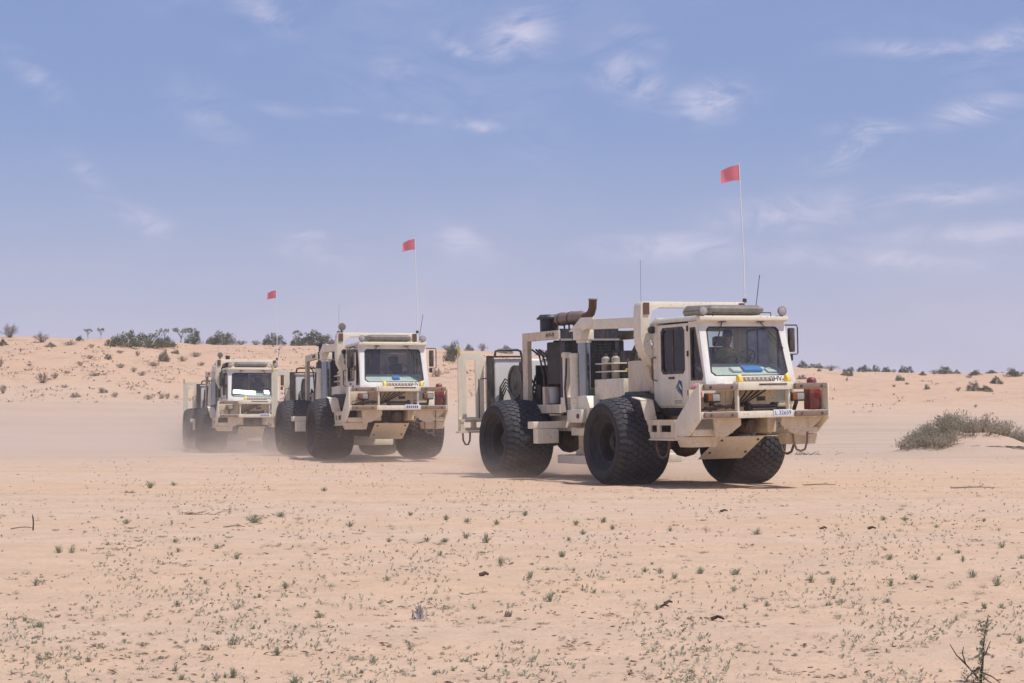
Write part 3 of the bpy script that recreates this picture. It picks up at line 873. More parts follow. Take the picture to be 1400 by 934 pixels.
    # interior
    MB().hexa([(1.55, -.86, 1.55), (2.26, -.86, 1.55), (2.26, .86, 1.55), (1.55, .86, 1.55), (1.76, -.86, 2.27), (2.225, -.86, 2.035), (2.225, .86, 2.035), (1.76, .86, 2.27)]).build('dashboard', 'dash_top', T, bevel=.02)
    for y in (.36, -.42):
        st = MB().box(.72, 1.22, y - .25, y + .25, 1.75, 1.95).box(.64, .80, y - .24, y + .24, 1.951, 2.60).box(.66, .78, y - .13, y + .13, 2.61, 2.80).box(.8, 1.15, y - .2, y + .2, 1.545, 1.745)
        st.build('seat', 'seat_cloth', T, bevel=.04)
    sw = MB().lathe([(.19, -.012), (.205, 0), (.19, .012), (.175, 0), (.19, -.012)], 28, axis=2)
    mt = Matrix.Translation((1.62, .36, 2.36)) @ Matrix.Rotation(R(-55), 4, 'Y')
    sw.v = [tuple(mt @ Vector(p)) for p in sw.v]
    sw.beam(mt @ Vector((0, -.18, 0)), mt @ Vector((0, .18, 0)), .03, .015).cyl(mt @ Vector((0, 0, 0)), (1.75, .36, 2.0), .03, 8)
    sw.build('steering_wheel', blk, T)
    MB().box(.6, 2.0, -.85, .85, 3.0, 3.025).build('headliner', 'cab_trim', T)

    # ---- hoop behind the cab
    def hoop_pts(off):
        Wd = 1.16 - off
        pts = []
        for s in (-1, 1):
            seq = [(s * (Wd - .34 + off * .2), 2.20 + off * .6), (s * (Wd - .15), 2.38 + off * .4), (s * (Wd - .03), 2.60), (s * Wd, 2.80), (s * Wd, 3.20 - off), (s * (Wd - (.02 if off == 0 else .06)), 3.40 - off), (s * (Wd - (.06 if off == 0 else .22)), 3.46 - off)]
            seq = [(y_, z_ + (off * .42 if z_ > 2.9 else 0)) for y_, z_ in seq]
            pts += seq if s < 0 else seq[::-1]
        return pts
    po, pi_ = hoop_pts(0.0), hoop_pts(.19)
    hp = MB(); n = len(po)
    vs = [(.17, y, z) for y, z in po] + [(.17, y, z) for y, z in pi_] + [(.45, y, z) for y, z in po] + [(.45, y, z) for y, z in pi_]
    fs = []
    for i in range(n - 1):
        fs += [(i, i + 1, n + i + 1, n + i), (2 * n + i, 3 * n + i, 3 * n + i + 1, 2 * n + i + 1), (i, 2 * n + i, 2 * n + i + 1, i + 1), (n + i, n + i + 1, 3 * n + i + 1, 3 * n + i)]
    fs += [(0, n, 3 * n, 2 * n), (n - 1, 3 * n - 1, 4 * n - 1, 2 * n - 1)]
    hoop = hp.add(vs, fs).build('hoop', cream, T, bevel=.008)
    MB().box(.452, .47, -1.10, -.98, 3.22, 3.44).build('rust_plate', 'rust_pipe', hoop)
    MB().box(.452, .47, .98, 1.10, 3.22, 3.44).build('rust_plate', 'rust_pipe', hoop)
    for s in (-1, 1):
        MB().beam((.2, s * .88, 2.28), (.2, s * .62, 1.4), .22, .14).build('hoop_foot', dusty, T, bevel=.01)
    # whip aerials and flag
    MB().tube([(.9, 1.04, 3.10), (.9, 1.08, 3.4), (.9, 1.17, 3.95)], .007, 5).build('aerial', blk, T)
    MB().tube([(.3, -1.06, 3.46), (.3, -1.06, 3.8), (.29, -1.05, 4.25)], .003, 5).build('aerial', blk, T)
    fp = MB().tube([(.42, 1.13, 3.46), (.42, 1.13, 4.2), (.42, 1.10, 5.2), (.41, 1.08, 6.14)], .013, 6, .009).build('flag_pole', 'pole_white', T)
    MB().cyl((.42, 1.13, 3.455), (.42, 1.13, 3.53), .04, 10).build('pole_base', blk, fp)
    fl = MB(); nu, nv = 12, 8; vs = []
    for i in range(nu + 1):
        for j in range(nv + 1):
            a, b = i / nu, j / nv
            off = .045 * math.sin(a * 5.2 + b * 1.2) * a
            droop = -.085 * a * a - .02 * a
            vs.append((.41 - .15 * a + off * .9, 1.08 - .32 * a - off * .42 + .01 * (1 - b), 6.09 - .30 * b * (1 - .08 * a) + droop + .02 * a * b))
    fs = [(i * (nv + 1) + j, i * (nv + 1) + j + 1, (i + 1) * (nv + 1) + j + 1, (i + 1) * (nv + 1) + j) for i in range(nu) for j in range(nv)]
    fo = fl.add(vs, fs).build('flag', 'flag_red', fp, smooth=80)

    # ---- middle: tanks, guide posts, lift cylinders, accumulators, vibrator
    MB().box(-.66, .15, -.84, .84, 1.80, 2.38).build('hydraulic_box', 'cream_dust_bounce', T, bevel=.012)
    MB().box(-.9, .15, -.80, .80, 1.35, 1.795).build('valve_housing', 'engine_dark', T, bevel=.03)
    tk = MB().box(-2.22, -1.02, -.75, -.12, 1.66, 2.06).build('oil_tank', cream, T, bevel=.012)
    MB().box(-2.22, -1.02, .16, .78, 1.60, 2.02).build('oil_tank', cream, T, bevel=.012)
    for s in (-1, 1):
        ac = MB()
        for x in (-2.20, -1.78):
            ac.cyl((x, s * .5, 2.02), (x, s * .5, 2.48), .085, 14).cyl((x, s * .5, 2.48), (x, s * .5, 2.53), .085, 14, .03)
        ac.build('accumulator', 'shade_grey', T)
        for x in (-2.20, -1.78):
            MB().cyl((x, s * .5, 2.505), (x, s * .5, 2.58), .045, 10).build('accumulator_cap', blk, T)
        MB().box(-2.36, -1.58, s * .5 - .15, s * .5 + .15, 2.20, 2.225).box(-2.36, -1.58, s * .5 - .15, s * .5 + .15, 2.36, 2.385).build('accumulator_plate', cream, T)
        # guide post
        gy = s * .86
        MB().cyl((-2.44, gy, 1.72), (-2.44, gy, 2.88), .125, 20).build('guide_post', 'chrome_rod', T)
        MB().box(-2.62, -2.28, gy - .15, gy + .15, 2.86, 3.06).cyl((-2.44, gy, 2.80), (-2.44, gy, 2.86), .15, 18).build('post_head', cream, T, bevel=.012)
        # top arm from the post head to the hoop, with its gusset plate
        MB().beam((-2.46, gy, 3.165), (.17, s * 1.0, 3.09), .16, .20).build('top_arm', cream, T, bevel=.012)
        MB().prism([(-2.86, 3.04), (-2.30, 3.03), (-1.85, 3.10), (-1.80, 3.285), (-2.30, 3.30)], 1, s * .955, s * .985).build('gusset', cream, T, bevel=.006)
        MB().prism([(-2.86, 3.065), (-2.62, 3.065), (-2.35, 3.29), (-2.40, 3.30)], 1, min(s * .77, s * .95), max(s * .77, s * .95)).build('gusset_web', cream, T, bevel=.004)
        # foot casting of the post
        MB().prism([(-2.56, 1.74), (-2.10, 1.74), (-1.96, 1.50), (-2.12, 1.24), (-2.50, 1.22)], 1, min(s * .72, s * 1.0), max(s * .72, s * 1.0)).build('post_foot', cream, T, bevel=.015)
        MB().box(-2.74, -2.12, min(s * 1.002, s * 1.12), max(s * 1.002, s * 1.12), 1.21, 1.47).build('pivot_block', cream, T, bevel=.015)
        MB().cyl((-2.25, s * 1.11, 1.34), (-2.25, s * 1.135, 1.34), .05, 12).build('pivot_pin', blk, T)
        for x, z0, z1, r in ((-2.94, 1.50, 2.63, .085), (-2.58, 1.28, 2.60, .10)):
            cy = MB().cyl((x, s * 1.0, z0), (x, s * 1.0, z1), r, 18).cyl((x, s * 1.0, z1 - .1), (x, s * 1.0, z1 - .02), r + .02, 18)
            cy.cyl((x, s * 1.0, z0 - .02), (x, s * 1.0, z0 + .12), r + .025, 18)
            cy.build('lift_cylinder', cream, T, smooth=35)
        MB().tube([(-2.75, s * 1.1, 2.5), (-2.74, s * 1.12, 2.2), (-2.78, s * 1.13, 1.9), (-2.74, s * 1.12, 1.5), (-2.72, s * 1.08, 1.3)], .022, 8).build('hose', 'black_rubber', T)
        MB().box(-3.05, -2.78, min(s * .9, s * 1.1), max(s * .9, s * 1.1), 1.42, 1.72).build('valve_block', cream, T, bevel=.01)
        # side steps ahead of the rear wheels
        MB().box(-3.32, -3.06, min(s * .62, s * 1.72), max(s * .62, s * 1.72), 1.10, 1.24).build('walk_step', cream, T, bevel=.012)
        MB().box(-3.28, -3.06, min(s * 1.15, s * 1.62), max(s * 1.15, s * 1.62), .80, 1.095).build('step_box', cream, T, bevel=.012)
        MB().box(-3.40, -3.33, min(s * 1.2, s * 1.75), max(s * 1.2, s * 1.75), .86, .96).build('step_flange', blk, T, bevel=.01)
        MB().box(-2.9, -2.2, min(s * .60, s * .95), max(s * .60, s * .95), .95, 1.10).build('lower_bracket', cream, T, bevel=.012)
        for x in (-3.0, -2.35):
            MB().cyl((x, s * .62, .56), (x, s * .62, 1.0), .10, 14).cyl((x, s * .62, .56), (x, s * .62, .64), .15, 14).build('air_spring', dusty, T)
        MB().tube([(-.55, s * .3, 2.40), (-.6, s * .32, 2.62), (-.85, s * .35, 2.74), (-1.15, s * .38, 2.68), (-1.35, s * .4, 2.45)], .045, 10).build('hydraulic_hose', 'black_rubber', T)
        MB().tube([(-1.4, s * .3, 2.1), (-1.3, s * .3, 2.35), (-1.0, s * .34, 2.45), (-.7, s * .36, 2.3)], .035, 8).build('hydraulic_hose', 'black_rubber', T)
    for k in range(9):        # loose hoses between tank and engine
        y0 = -.72 + .06 * k
        MB().tube([(-1.2 - .05 * k, y0, 1.55), (-1.5 - .06 * k, y0 - .05, 1.42 + .02 * (k % 3)), (-2.1, y0 - .08 + .03 * (k % 2), 1.36 - .03 * (k % 4)), (-2.9, y0 + .02, 1.40 + .04 * (k % 3)), (-3.45, y0 + .06, 1.52)], .022, 6).build('hose', 'black_rubber', T)
    for k in range(4):
        x0 = -1.0 - .28 * k
        MB().tube([(x0, -.30, 2.05), (x0 - .04, -.34, 2.30 + .05 * k), (x0 - .16, -.2, 2.46 + .04 * k), (x0 - .30, 0, 2.35), (x0 - .33, .05, 2.05)], .026, 8).build('hydraulic_hose', 'black_rubber', T)
    MB().box(-3.38, -2.75, -.72, .40, 1.36, 1.9).build('pump_case', 'engine_dark', T, bevel=.04)
    for y in (-.83, -.74, -.66):
        MB().tube([(-4.9, y, 2.75), (-4.6, y + .02, 2.62), (-4.35, y, 2.2), (-4.40, y + .04, 1.75), (-4.5, y + .1, 1.55)], .02, 6).build('hose', 'black_rubber', T)
    MB().box(-2.95, -2.2, -.5, .5, .64, 1.4).build('reaction_mass', 'engine_dark', T, bevel=.03)
    MB().box(-3.55, -1.75, -.95, .95, .38, .55).build('base_plate', cream, T, bevel=.02)
    MB().box(-3.2, -2.1, -.7, .7, .553, .63).build('base_pad', dusty, T, bevel=.01)
    mv = MB().cyl((-1.35, -.05, 2.0), (-1.35, -.05, 2.56), .17, 16).cyl((-1.0, .12, 2.0), (-1.0, .12, 2.5), .14, 16).box(-1.6, -.8, -.3, .4, 1.7, 2.05)
    mv.build('servo_valve', cream, T, smooth=35)
    MB().cyl((-1.9, -.2, 1.5), (-1.9, -.2, 2.62), .27, 22).build('filter_drum', 'navy_paint', T, smooth=35)
    MB().tube([(-1.55, -.4, 2.24), (-1.3, -.42, 2.26), (-1.1, -.36, 2.2), (-.8, -.36, 2.22)], .02, 8).build('brass_pipe', 'yellow_paint', T)

    # ---- engine bay
    for s in (-1, 1):
        yy = s * .90
        sf = MB().box(-5.12, -4.88, yy - .05, yy + .05, 1.34, 3.10).box(-4.879, -3.40, yy - .05, yy + .05, 2.92, 3.10).box(-4.879, -3.40, yy - .05, yy + .05, 1.40, 1.58).box(-4.2, -4.08, yy - .04, yy + .04, 1.581, 1.95)
        sf.build('engine_frame', dusty, T)
    MB().box(-4.9, -3.45, -.83, .83, 3.04, 3.09).build('engine_deck', 'engine_dark', T)
    gr = MB().box(-3.44, -3.395, -.90, .45, 2.93, 3.13).box(-3.44, -3.40, -.90, -.80, 1.36, 2.929).box(-3.44, -3.40, .36, .45, 1.36, 2.929).box(-3.44, -3.40, -.79, .35, 1.36, 1.5)
    grille = gr.build('radiator_surround', 'navy_paint', T)
    MB().box(-3.60, -3.46, -.80, .38, 1.45, 2.93).build('radiator_core', blk, grille)
    for k in range(22):
        MB().box(-3.425, -3.405, -.79, .35, 1.52 + k * .064, 1.532 + k * .064).build('louvre_bar', 'navy_paint', grille)
    MB().box(-3.455, -3.39, -.90, .47, 2.885, 2.925).build('radiator_strip', 'shade_grey', grille)
    text_mesh('side_lettering', 'AHV-IV', .13, 'ink_black', T, Matrix.Translation((-3.78, -.9535, 3.01)) @ Matrix.Rotation(R(90), 4, 'X'), .002)
    MB().box(-4.80, -3.62, -.42, .70, 1.36, 2.90).box(-4.30, -3.62, -.78, -.43, 2.0, 2.88).cyl((-4.7, 0, 2.4), (-3.9, 0, 2.4), .24, 16).box(-4.6, -4.0, -.5, .5, 2.0, 2.2).build('engine', 'engine_dark', T, bevel=.03)
    MB().cyl((-4.25, -.56, 1.95), (-4.25, -.56, 2.92), .075, 14).tube([(-4.25, -.56, 1.97), (-4.27, -.56, 1.86), (-4.36, -.50, 1.80), (-4.5, -.42, 1.8)], .085, 12).build('exhaust_riser', 'rust_pipe', T)
    tu = MB().lathe([(.05, -.12), (.15, -.10), (.17, 0), (.15, .10), (.05, .12)], 18, axis=0)
    tu.v = [(p[0] - 4.5, p[1] - .5, p[2] + 2.22) for p in tu.v]
    tu.build('turbocharger', 'rust_pipe', T)
    MB().box(-5.10, -5.04, -.66, .82, 1.47, 2.42).build('added_dark_sheet', 'engine_dark', T)  # dark sheet added to make the bay interior read dark, hiding the cooler
    MB().box(-4.86, -4.60, -.80, -.55, 1.6, 2.0).build('battery_case', 'engine_dark', T, bevel=.02)
    MB().cyl((-4.12, -.72, 1.60), (-4.12, -.72, 1.92), .125, 18, .145).build('bucket', 'bucket_white', T)
    MB().cyl((-4.12, -.72, 1.925), (-4.12, -.72, 1.945), .15, 18).build('bucket_rim', 'bucket_white', T)
    # silencer and stack on the deck
    MB().cyl((-4.62, -.3, 3.38), (-3.62, -.3, 3.38), .135, 22).cyl((-3.62, -.3, 3.38), (-3.44, -.3, 3.38), .135, 22, .08).cyl((-4.72, -.3, 3.37), (-4.62, -.3, 3.38), .08, 22, .135).build('silencer', 'muffler_steel', T, smooth=35)
    for x in (-4.5, -4.05):
        MB().cyl((x, -.3, 3.38), (x + .05, -.3, 3.38), .143, 22).build('silencer_band', 'rust_pipe', T)
    MB().tube([(-4.66, -.3, 3.38), (-4.80, -.3, 3.36), (-4.88, -.3, 3.26), (-4.9, -.3, 3.08)], .075, 12).build('exhaust_elbow', 'rust_pipe', T)
    MB().tube([(-3.5, -.3, 3.38), (-3.32, -.3, 3.39), (-3.18, -.3, 3.44), (-3.10, -.3, 3.54), (-3.08, -.3, 3.72)], .085, 14).build('exhaust_stack', 'rust_pipe', T)
    MB().lathe([(.086, 0), (.1, .01), (.1, .03), (.08, .03)], 16, axis=2).build('stack_lip', 'shade_grey', T).location = (-3.08, -.3, 3.70)
    for k in range(4):
        MB().cyl((-4.4 + .22 * k, -.3, 3.09), (-4.4 + .22 * k, -.3, 3.26), .02, 6).build('silencer_stay', blk, T)
    ai = MB().cyl((-5.02, -.35, 3.11), (-5.02, -.35, 3.40), .20, 24).cyl((-5.02, -.35, 3.40), (-5.02, -.35, 3.44), .27, 24).cyl((-5.02, -.35, 3.44), (-5.02, -.35, 3.50), .25, 24, .20)
    ai.build('air_cleaner', 'navy_paint', T, smooth=35)

    # ---- rear module
    MB().box(-7.1, -5.13, -.95, .95, 1.36, 1.46).build('rear_deck', dusty, T, bevel=.01)
    MB().box(-7.02, -6.5, -1.0, 1.0, 1.462, 2.60).build('cooler', 'white_and_lit_cream', T, bevel=.06, seg=4)
    for s in (-1, 1):
        ce = MB().box(-6.56, -6.46, min(s * 1.005, s * 1.16), max(s * 1.005, s * 1.16), 1.46, 2.63).build('cooler_edge', blk, T, bevel=.01)
        MB().box(-6.56, -6.46, min(s * .2, s * 1.16), max(s * .2, s * 1.16), 2.632, 2.67).build('cooler_cap', blk, T, bevel=.006)
        MB().tube([(-6.55, s * .95, 2.67), (-6.55, s * .93, 2.77), (-6.55, s * .85, 2.80), (-6.55, s * .40, 2.80), (-6.55, s * .32, 2.77), (-6.55, s * .30, 2.67)], .028, 8).build('handle_bar', blk, T)
        # rear wing panel with its opening
        y0, y1 = s * 1.64, s * 1.02
        wp = MB().ring([(-7.0, y0, 1.29), (-7.0, y1, 1.29), (-7.0, y1, 2.74), (-7.0, y0, 2.74)], [(-7.0, s * 1.45, 1.33), (-7.0, s * 1.22, 1.33), (-7.0, s * 1.22, 2.60), (-7.0, s * 1.45, 2.60)], (-.05, 0, 0)).build('rear_wing', cream, T)
        MB().cyl((-7.0, s * 1.61, 2.74), (-7.0, s * 1.61, 2.88), .035, 10).build('wing_tip', 'yellow_paint', wp)
        rg = MB().box(-7.06, -6.90, min(s * .9, y0), max(s * .9, y0), 1.22, 1.285).box(-7.06, -6.90, min(s * .9, y0), max(s * .9, y0), 1.03, 1.10)
        for yy in (1.60, 1.30, 1.0):
            rg.box(-7.05, -6.91, s * yy - .04, s * yy + .04, 1.101, 1.219)
        rg.box(-7.06, -6.85, min(s * .9, s * 1.70), max(s * .9, s * 1.70), .985, 1.02)
        rg.build('rear_rail', dusty, T)
        MB().tube([(-6.95, s * 1.58, 1.0), (-6.95, s * 1.57, .82), (-6.95, s * 1.52, .73), (-6.95, s * 1.45, .73), (-6.95, s * 1.41, .82), (-6.95, s * 1.40, 1.0)], .022, 8).build('hose_loop', 'pad_tan', T)
        MB().tube([(-6.7, s * 1.28, 1.3), (-6.7, s * 1.28, 2.16), (-6.7, s * 1.10, 2.18)], .014, 6).build('hand_rail', blk, T)
        for k in range(4):
            h0 = 2.16 - k * .07
            MB().tube([(-6.43, s * (.92 - .02 * k), 1.50), (-6.40, s * (.90 - .02 * k), h0 - .18), (-6.36, s * (.80 - .01 * k), h0), (-6.33, s * (.64 + .02 * k), h0 - .12), (-6.25, s * (.60 + .02 * k), 1.62), (-6.1, s * .5, 1.45)], .02, 6).build('cooler_hose', 'black_rubber', T)
        fh = MB().lathe([(.30, -.05), (.36, -.06), (.36, .06), (.30, .05)], 28, axis=1)
        fh.v = [(p[0] - 5.62, p[1] + s * .86, p[2] + 2.08) for p in fh.v]
        fh.cyl((-5.62, s * .83, 2.08), (-5.62, s * .89, 2.08), .31, 28)
        fh.build('fan_housing', 'green_fan', T, smooth=35)
        MB().cyl((-5.30, s * .85, 2.1), (-5.30, s * .85, 2.62), .05, 10).box(-5.38, -5.2, s * .85 - .07, s * .85 + .07, 2.3, 2.5).box(-5.36, -5.22, s * .85 - .06, s * .85 + .06, 1.5, 2.1).build('filter_stack', 'axle_grime', T, bevel=.01)
    for k in range(5):
        MB().tube([(-5.9, -.85 + .12 * k, 1.8), (-5.6, -.9 + .12 * k, 2.0 + .05 * k), (-5.3, -.8 + .1 * k, 1.9), (-5.05, -.7 + .1 * k, 1.7)], .025, 6).build('hose', 'black_rubber', T)
    MB().box(-6.4, -5.2, -.6, .6, 1.47, 1.85).build('rear_pump', 'engine_dark', T, bevel=.04)
    return T

# ------------------------------------------------------------------ the three trucks
def pose(o, x, y, a, z=0.0, roll=0.0, nose=0.0):
    """Front axle at (x, y); heading a degrees to the right of straight towards -y."""
    fx = Vector((math.sin(R(a)), -math.cos(R(a)), 0))
    fy = Vector((math.cos(R(a)), math.sin(R(a)), 0))
    m = Matrix(((fx.x, fy.x, 0, x), (fx.y, fy.y, 0, y), (0, 0, 1, z), (0, 0, 0, 1))) @ Matrix.Rotation(R(roll), 4, 'X') @ Matrix.Rotation(R(-nose), 4, 'Y')
    o.matrix_world = m
    return m


POSES = [(3.30, 34.45, 25.0, -0.03, 1.2, 0.0), (-3.79, 50.3, 17.5, 0.135, 0.4, 1.0), (-10.07, 68.5, 15.7, 0.0, 0.0, 0.0)]
truck = make_truck()
truck2 = copy_tree(truck)
truck3 = copy_tree(truck, skip=('door_emblem',))
for t_ in (truck2, truck3):
    for ch in t_.children_recursive:
        if ch.name.startswith('rear_window'):
            ch.data = ch.data.copy(); ch.data.materials[0] = MATS['tinted_glass']
MTX = []
for o, (x, y, a, z, r, nz_) in zip((truck, truck2, truck3), POSES):
    MTX.append(pose(o, x, y, a, z, r, nz_))
    for wl in o.children:       # the axles stay level under the leaning body
        if wl.name.startswith('wheel'):
            mb_ = wl.matrix_basis.copy()
            q = Matrix.Translation((wl.location.x, wl.location.y, wl.location.z - wl.location.y * math.tan(R(r)) - wl.location.x * math.tan(R(nz_))))
            wl.matrix_basis = q @ Matrix.Rotation(R(-r), 4, 'X') @ mb_.to_3x3().to_4x4()
tag(truck, 'cream vibrator truck leading the convoy, driver in yellow shirt behind its windscreen', 'truck', 'convoy of vibrator trucks')
tag(truck2, 'cream vibrator truck between the leading and the last one, dust at its wheels', 'truck', 'convoy of vibrator trucks')
tag(truck3, 'last vibrator truck of the convoy, half veiled in dust, glare in its windscreen', 'truck', 'convoy of vibrator trucks')

for t in (truck2, truck3):
    mr = MB().box(1.90, 1.98, -1.20, -1.03, 2.42, 2.92).build('mirror', 'black_steel', t, bevel=.025)
    MB().box(1.895, 1.899, -1.18, -1.05, 2.45, 2.89).build('mirror_glass', 'lamp_chrome', mr)
    MB().tube([(1.95, -.93, 2.96), (1.95, -1.12, 2.98), (1.95, -1.13, 2.40), (1.95, -.93, 2.36)], .013, 6).build('mirror_arm', 'black_steel', mr)
    lamp = MB().lathe([(.001, -.06), (.07, -.05), (.10, 0), (.105, .04), (.085, .045), (.04, .05), (.001, .052)], 20, axis=0)
    lamp.v = [(p[0] + .40, p[1] - 1.0, p[2] + 3.62) for p in lamp.v]
    lm = lamp.build('work_lamp', 'grey_plastic', t)
    MB().cyl((.38, -1.0, 3.46), (.38, -1.0, 3.53), .025, 8).build('lamp_stem', 'black_steel', lm)

# number plates
facing = Matrix(((0, 0, 1, 0), (1, 0, 0, 0), (0, 1, 0, 0), (0, 0, 0, 1)))
for k, t in enumerate((truck, truck2, truck3)):
    pl = MB().box(2.803, 2.812, .16, .555, 1.305, 1.425).build('number_plate', 'plate_white', t, bevel=.003)
    if k == 0:
        text_mesh('plate_number', 'L 32659', .105, 'ink_blue', pl, Matrix.Translation((2.8135, .3575, 1.365)) @ facing, .001)
    else:
        for q in range(6):
            MB().box(2.813, 2.8145, .20 + q * .055, .235 + q * .055, 1.335, 1.40).build('plate_digit', 'ink_blue', pl)


def place(o, k, label, cat, group=None):
    o.matrix_world = MTX[k]
    return tag(o, label, cat, group)


for k, where in ((0, 'leading truck'), (1, 'second truck of the convoy')):
    e_ = .40 if k == 0 else .20
    m = MB().hexa([(1.96, .02, 2.185), (2.12, .02, 2.105), (2.12, e_, 2.105), (1.96, e_, 2.185), (1.972, .02, 2.225), (2.132, .02, 2.145), (2.132, e_, 2.145), (1.972, e_, 2.225)])
    place(m.build('folder', 'folder_blue', None, bevel=.006), k, 'blue folder lying on the dashboard of the ' + where, 'folder', 'folders on the dashboards')
m = MB().hexa([(2.0, -.25, 2.165), (2.13, -.23, 2.10), (2.13, -.03, 2.10), (2.0, -.02, 2.165), (2.01, -.24, 2.20), (2.14, -.22, 2.13), (2.14, -.04, 2.13), (2.01, -.03, 2.20)])
place(m.build('paper_stack', 'paper', None, bevel=.004), 0, 'white papers on the dashboard beside the blue folder', 'papers')
m = MB().hexa([(2.0, .50, 2.165), (2.15, .50, 2.09), (2.15, .68, 2.09), (2.0, .68, 2.165), (2.01, .50, 2.185), (2.16, .50, 2.11), (2.16, .68, 2.11), (2.01, .68, 2.185)])
place(m.build('note_pad', 'paper', None, bevel=.004), 0, 'pale note pad near the left end of the dashboard', 'note pad')

# added silver reflector on the last truck's dashboard, angled to mirror sun into camera
mw = MTX[2]
base = mw @ Vector((2.0, -.35, 2.19))
to_cam = (cam.location - base).normalized()
half = (to_cam + to_sun).normalized()
hl = (mw.to_3x3().inverted() @ half).normalized()
sx = Vector((0, 1, 0)); sx = (sx - hl * sx.dot(hl)).normalized(); sy = hl.cross(sx)
if sy.z < 0: sy = -sy
m = MB()
for yc, hw, tilt in ((-.30, .42, 0.0), (.58, .16, .02)):
    p0 = Vector((2.10, yc, 2.16))
    n2 = (hl + Vector((0, 0, tilt))).normalized()
    m.slab([p0 - sx * hw - sy * .02, p0 + sx * hw - sy * .02, p0 + sx * hw + sy * .15, p0 - sx * hw + sy * .15], -n2 * .006)
place(m.build('glare_reflector', 'foil', None, smooth=0), 2, 'silver foil sun shade on the last truck\'s dashboard, flashing in the sun', 'reflector')

# things carried on the front guards
for k, where in ((0, 'leading truck'), (1, 'second truck of the convoy'), (2, 'last truck of the convoy')):
    can = empty('fuel_can')
    place(can, k, 'red plastic can standing on the bumper of the ' + where, 'can', 'red cans on the bumpers')
    b = MB().hexa([(2.42, 1.06, 1.41), (2.64, 1.06, 1.41), (2.64, 1.28, 1.41), (2.42, 1.28, 1.41), (2.42, 1.06, 1.78), (2.64, 1.06, 1.78), (2.64, 1.28, 1.78), (2.42, 1.28, 1.78)])
    b.box(2.44, 2.62, 1.09, 1.24, 1.781, 1.87)
    b.build('can_body', 'red_plastic', can, bevel=.015, seg=2)
    MB().box(2.644, 2.652, 1.09, 1.25, 1.47, 1.62).build('can_panel', 'red_plastic', can, bevel=.012)
    MB().lathe([(.001, .09), (.05, .085), (.08, .06), (.09, .02), (.09, -.02), (.05, -.03)], 20, axis=2).build('can_cap', 'red_plastic', can, smooth=50).location = (2.53, 1.165, 1.90)
rnd = random.Random(11)
for k, where in ((0, 'leading truck'), (1, 'second truck of the convoy')):
    m = MB()
    for q in range(5):
        pts = []
        cy, cx = -1.08 + .10 * q + rnd.uniform(-.02, .02), 2.60
        for i in range(11):
            a = 2 * math.pi * i / 10 + q
            pts.append((cx + .07 * math.sin(a), cy + (.10 + .02 * q) * math.cos(a), 1.43 + .035 * rnd.random() + .015 * q))
        m.tube(pts, .02, 6)
    m.tube([(2.6, -.70, 1.46), (2.58, -.5, 1.50), (2.58, -.35, 1.50), (2.58, -.2, 1.48)], .015, 6)
    place(m.build('chain', 'chain_brown', None), k, 'brown chain heaped on the bumper of the ' + where, 'chain', 'chains on the bumpers')
m = MB(); vs = []
for i in range(9):
    for j in range(7):
        a, b = i / 8, j / 6
        vs.append((2.18 + .10 * math.sin(a * 7 + b * 3) + .22 * a, -1.10 - .09 * b + .05 * math.sin(a * 9), 1.90 - .36 * b - .10 * a + .05 * math.sin(b * 8 + a * 4)))
m.add(vs, [(i * 7 + j, i * 7 + j + 1, (i + 1) * 7 + j + 1, (i + 1) * 7 + j) for i in range(8) for j in range(6)])
rag = m.build('rag', 'rag_cloth', None, smooth=70)
rag.modifiers.new('thickness', 'SOLIDIFY').thickness = .02
place(rag, 0, 'pink rag tucked behind the front guard below the cab window', 'rag')


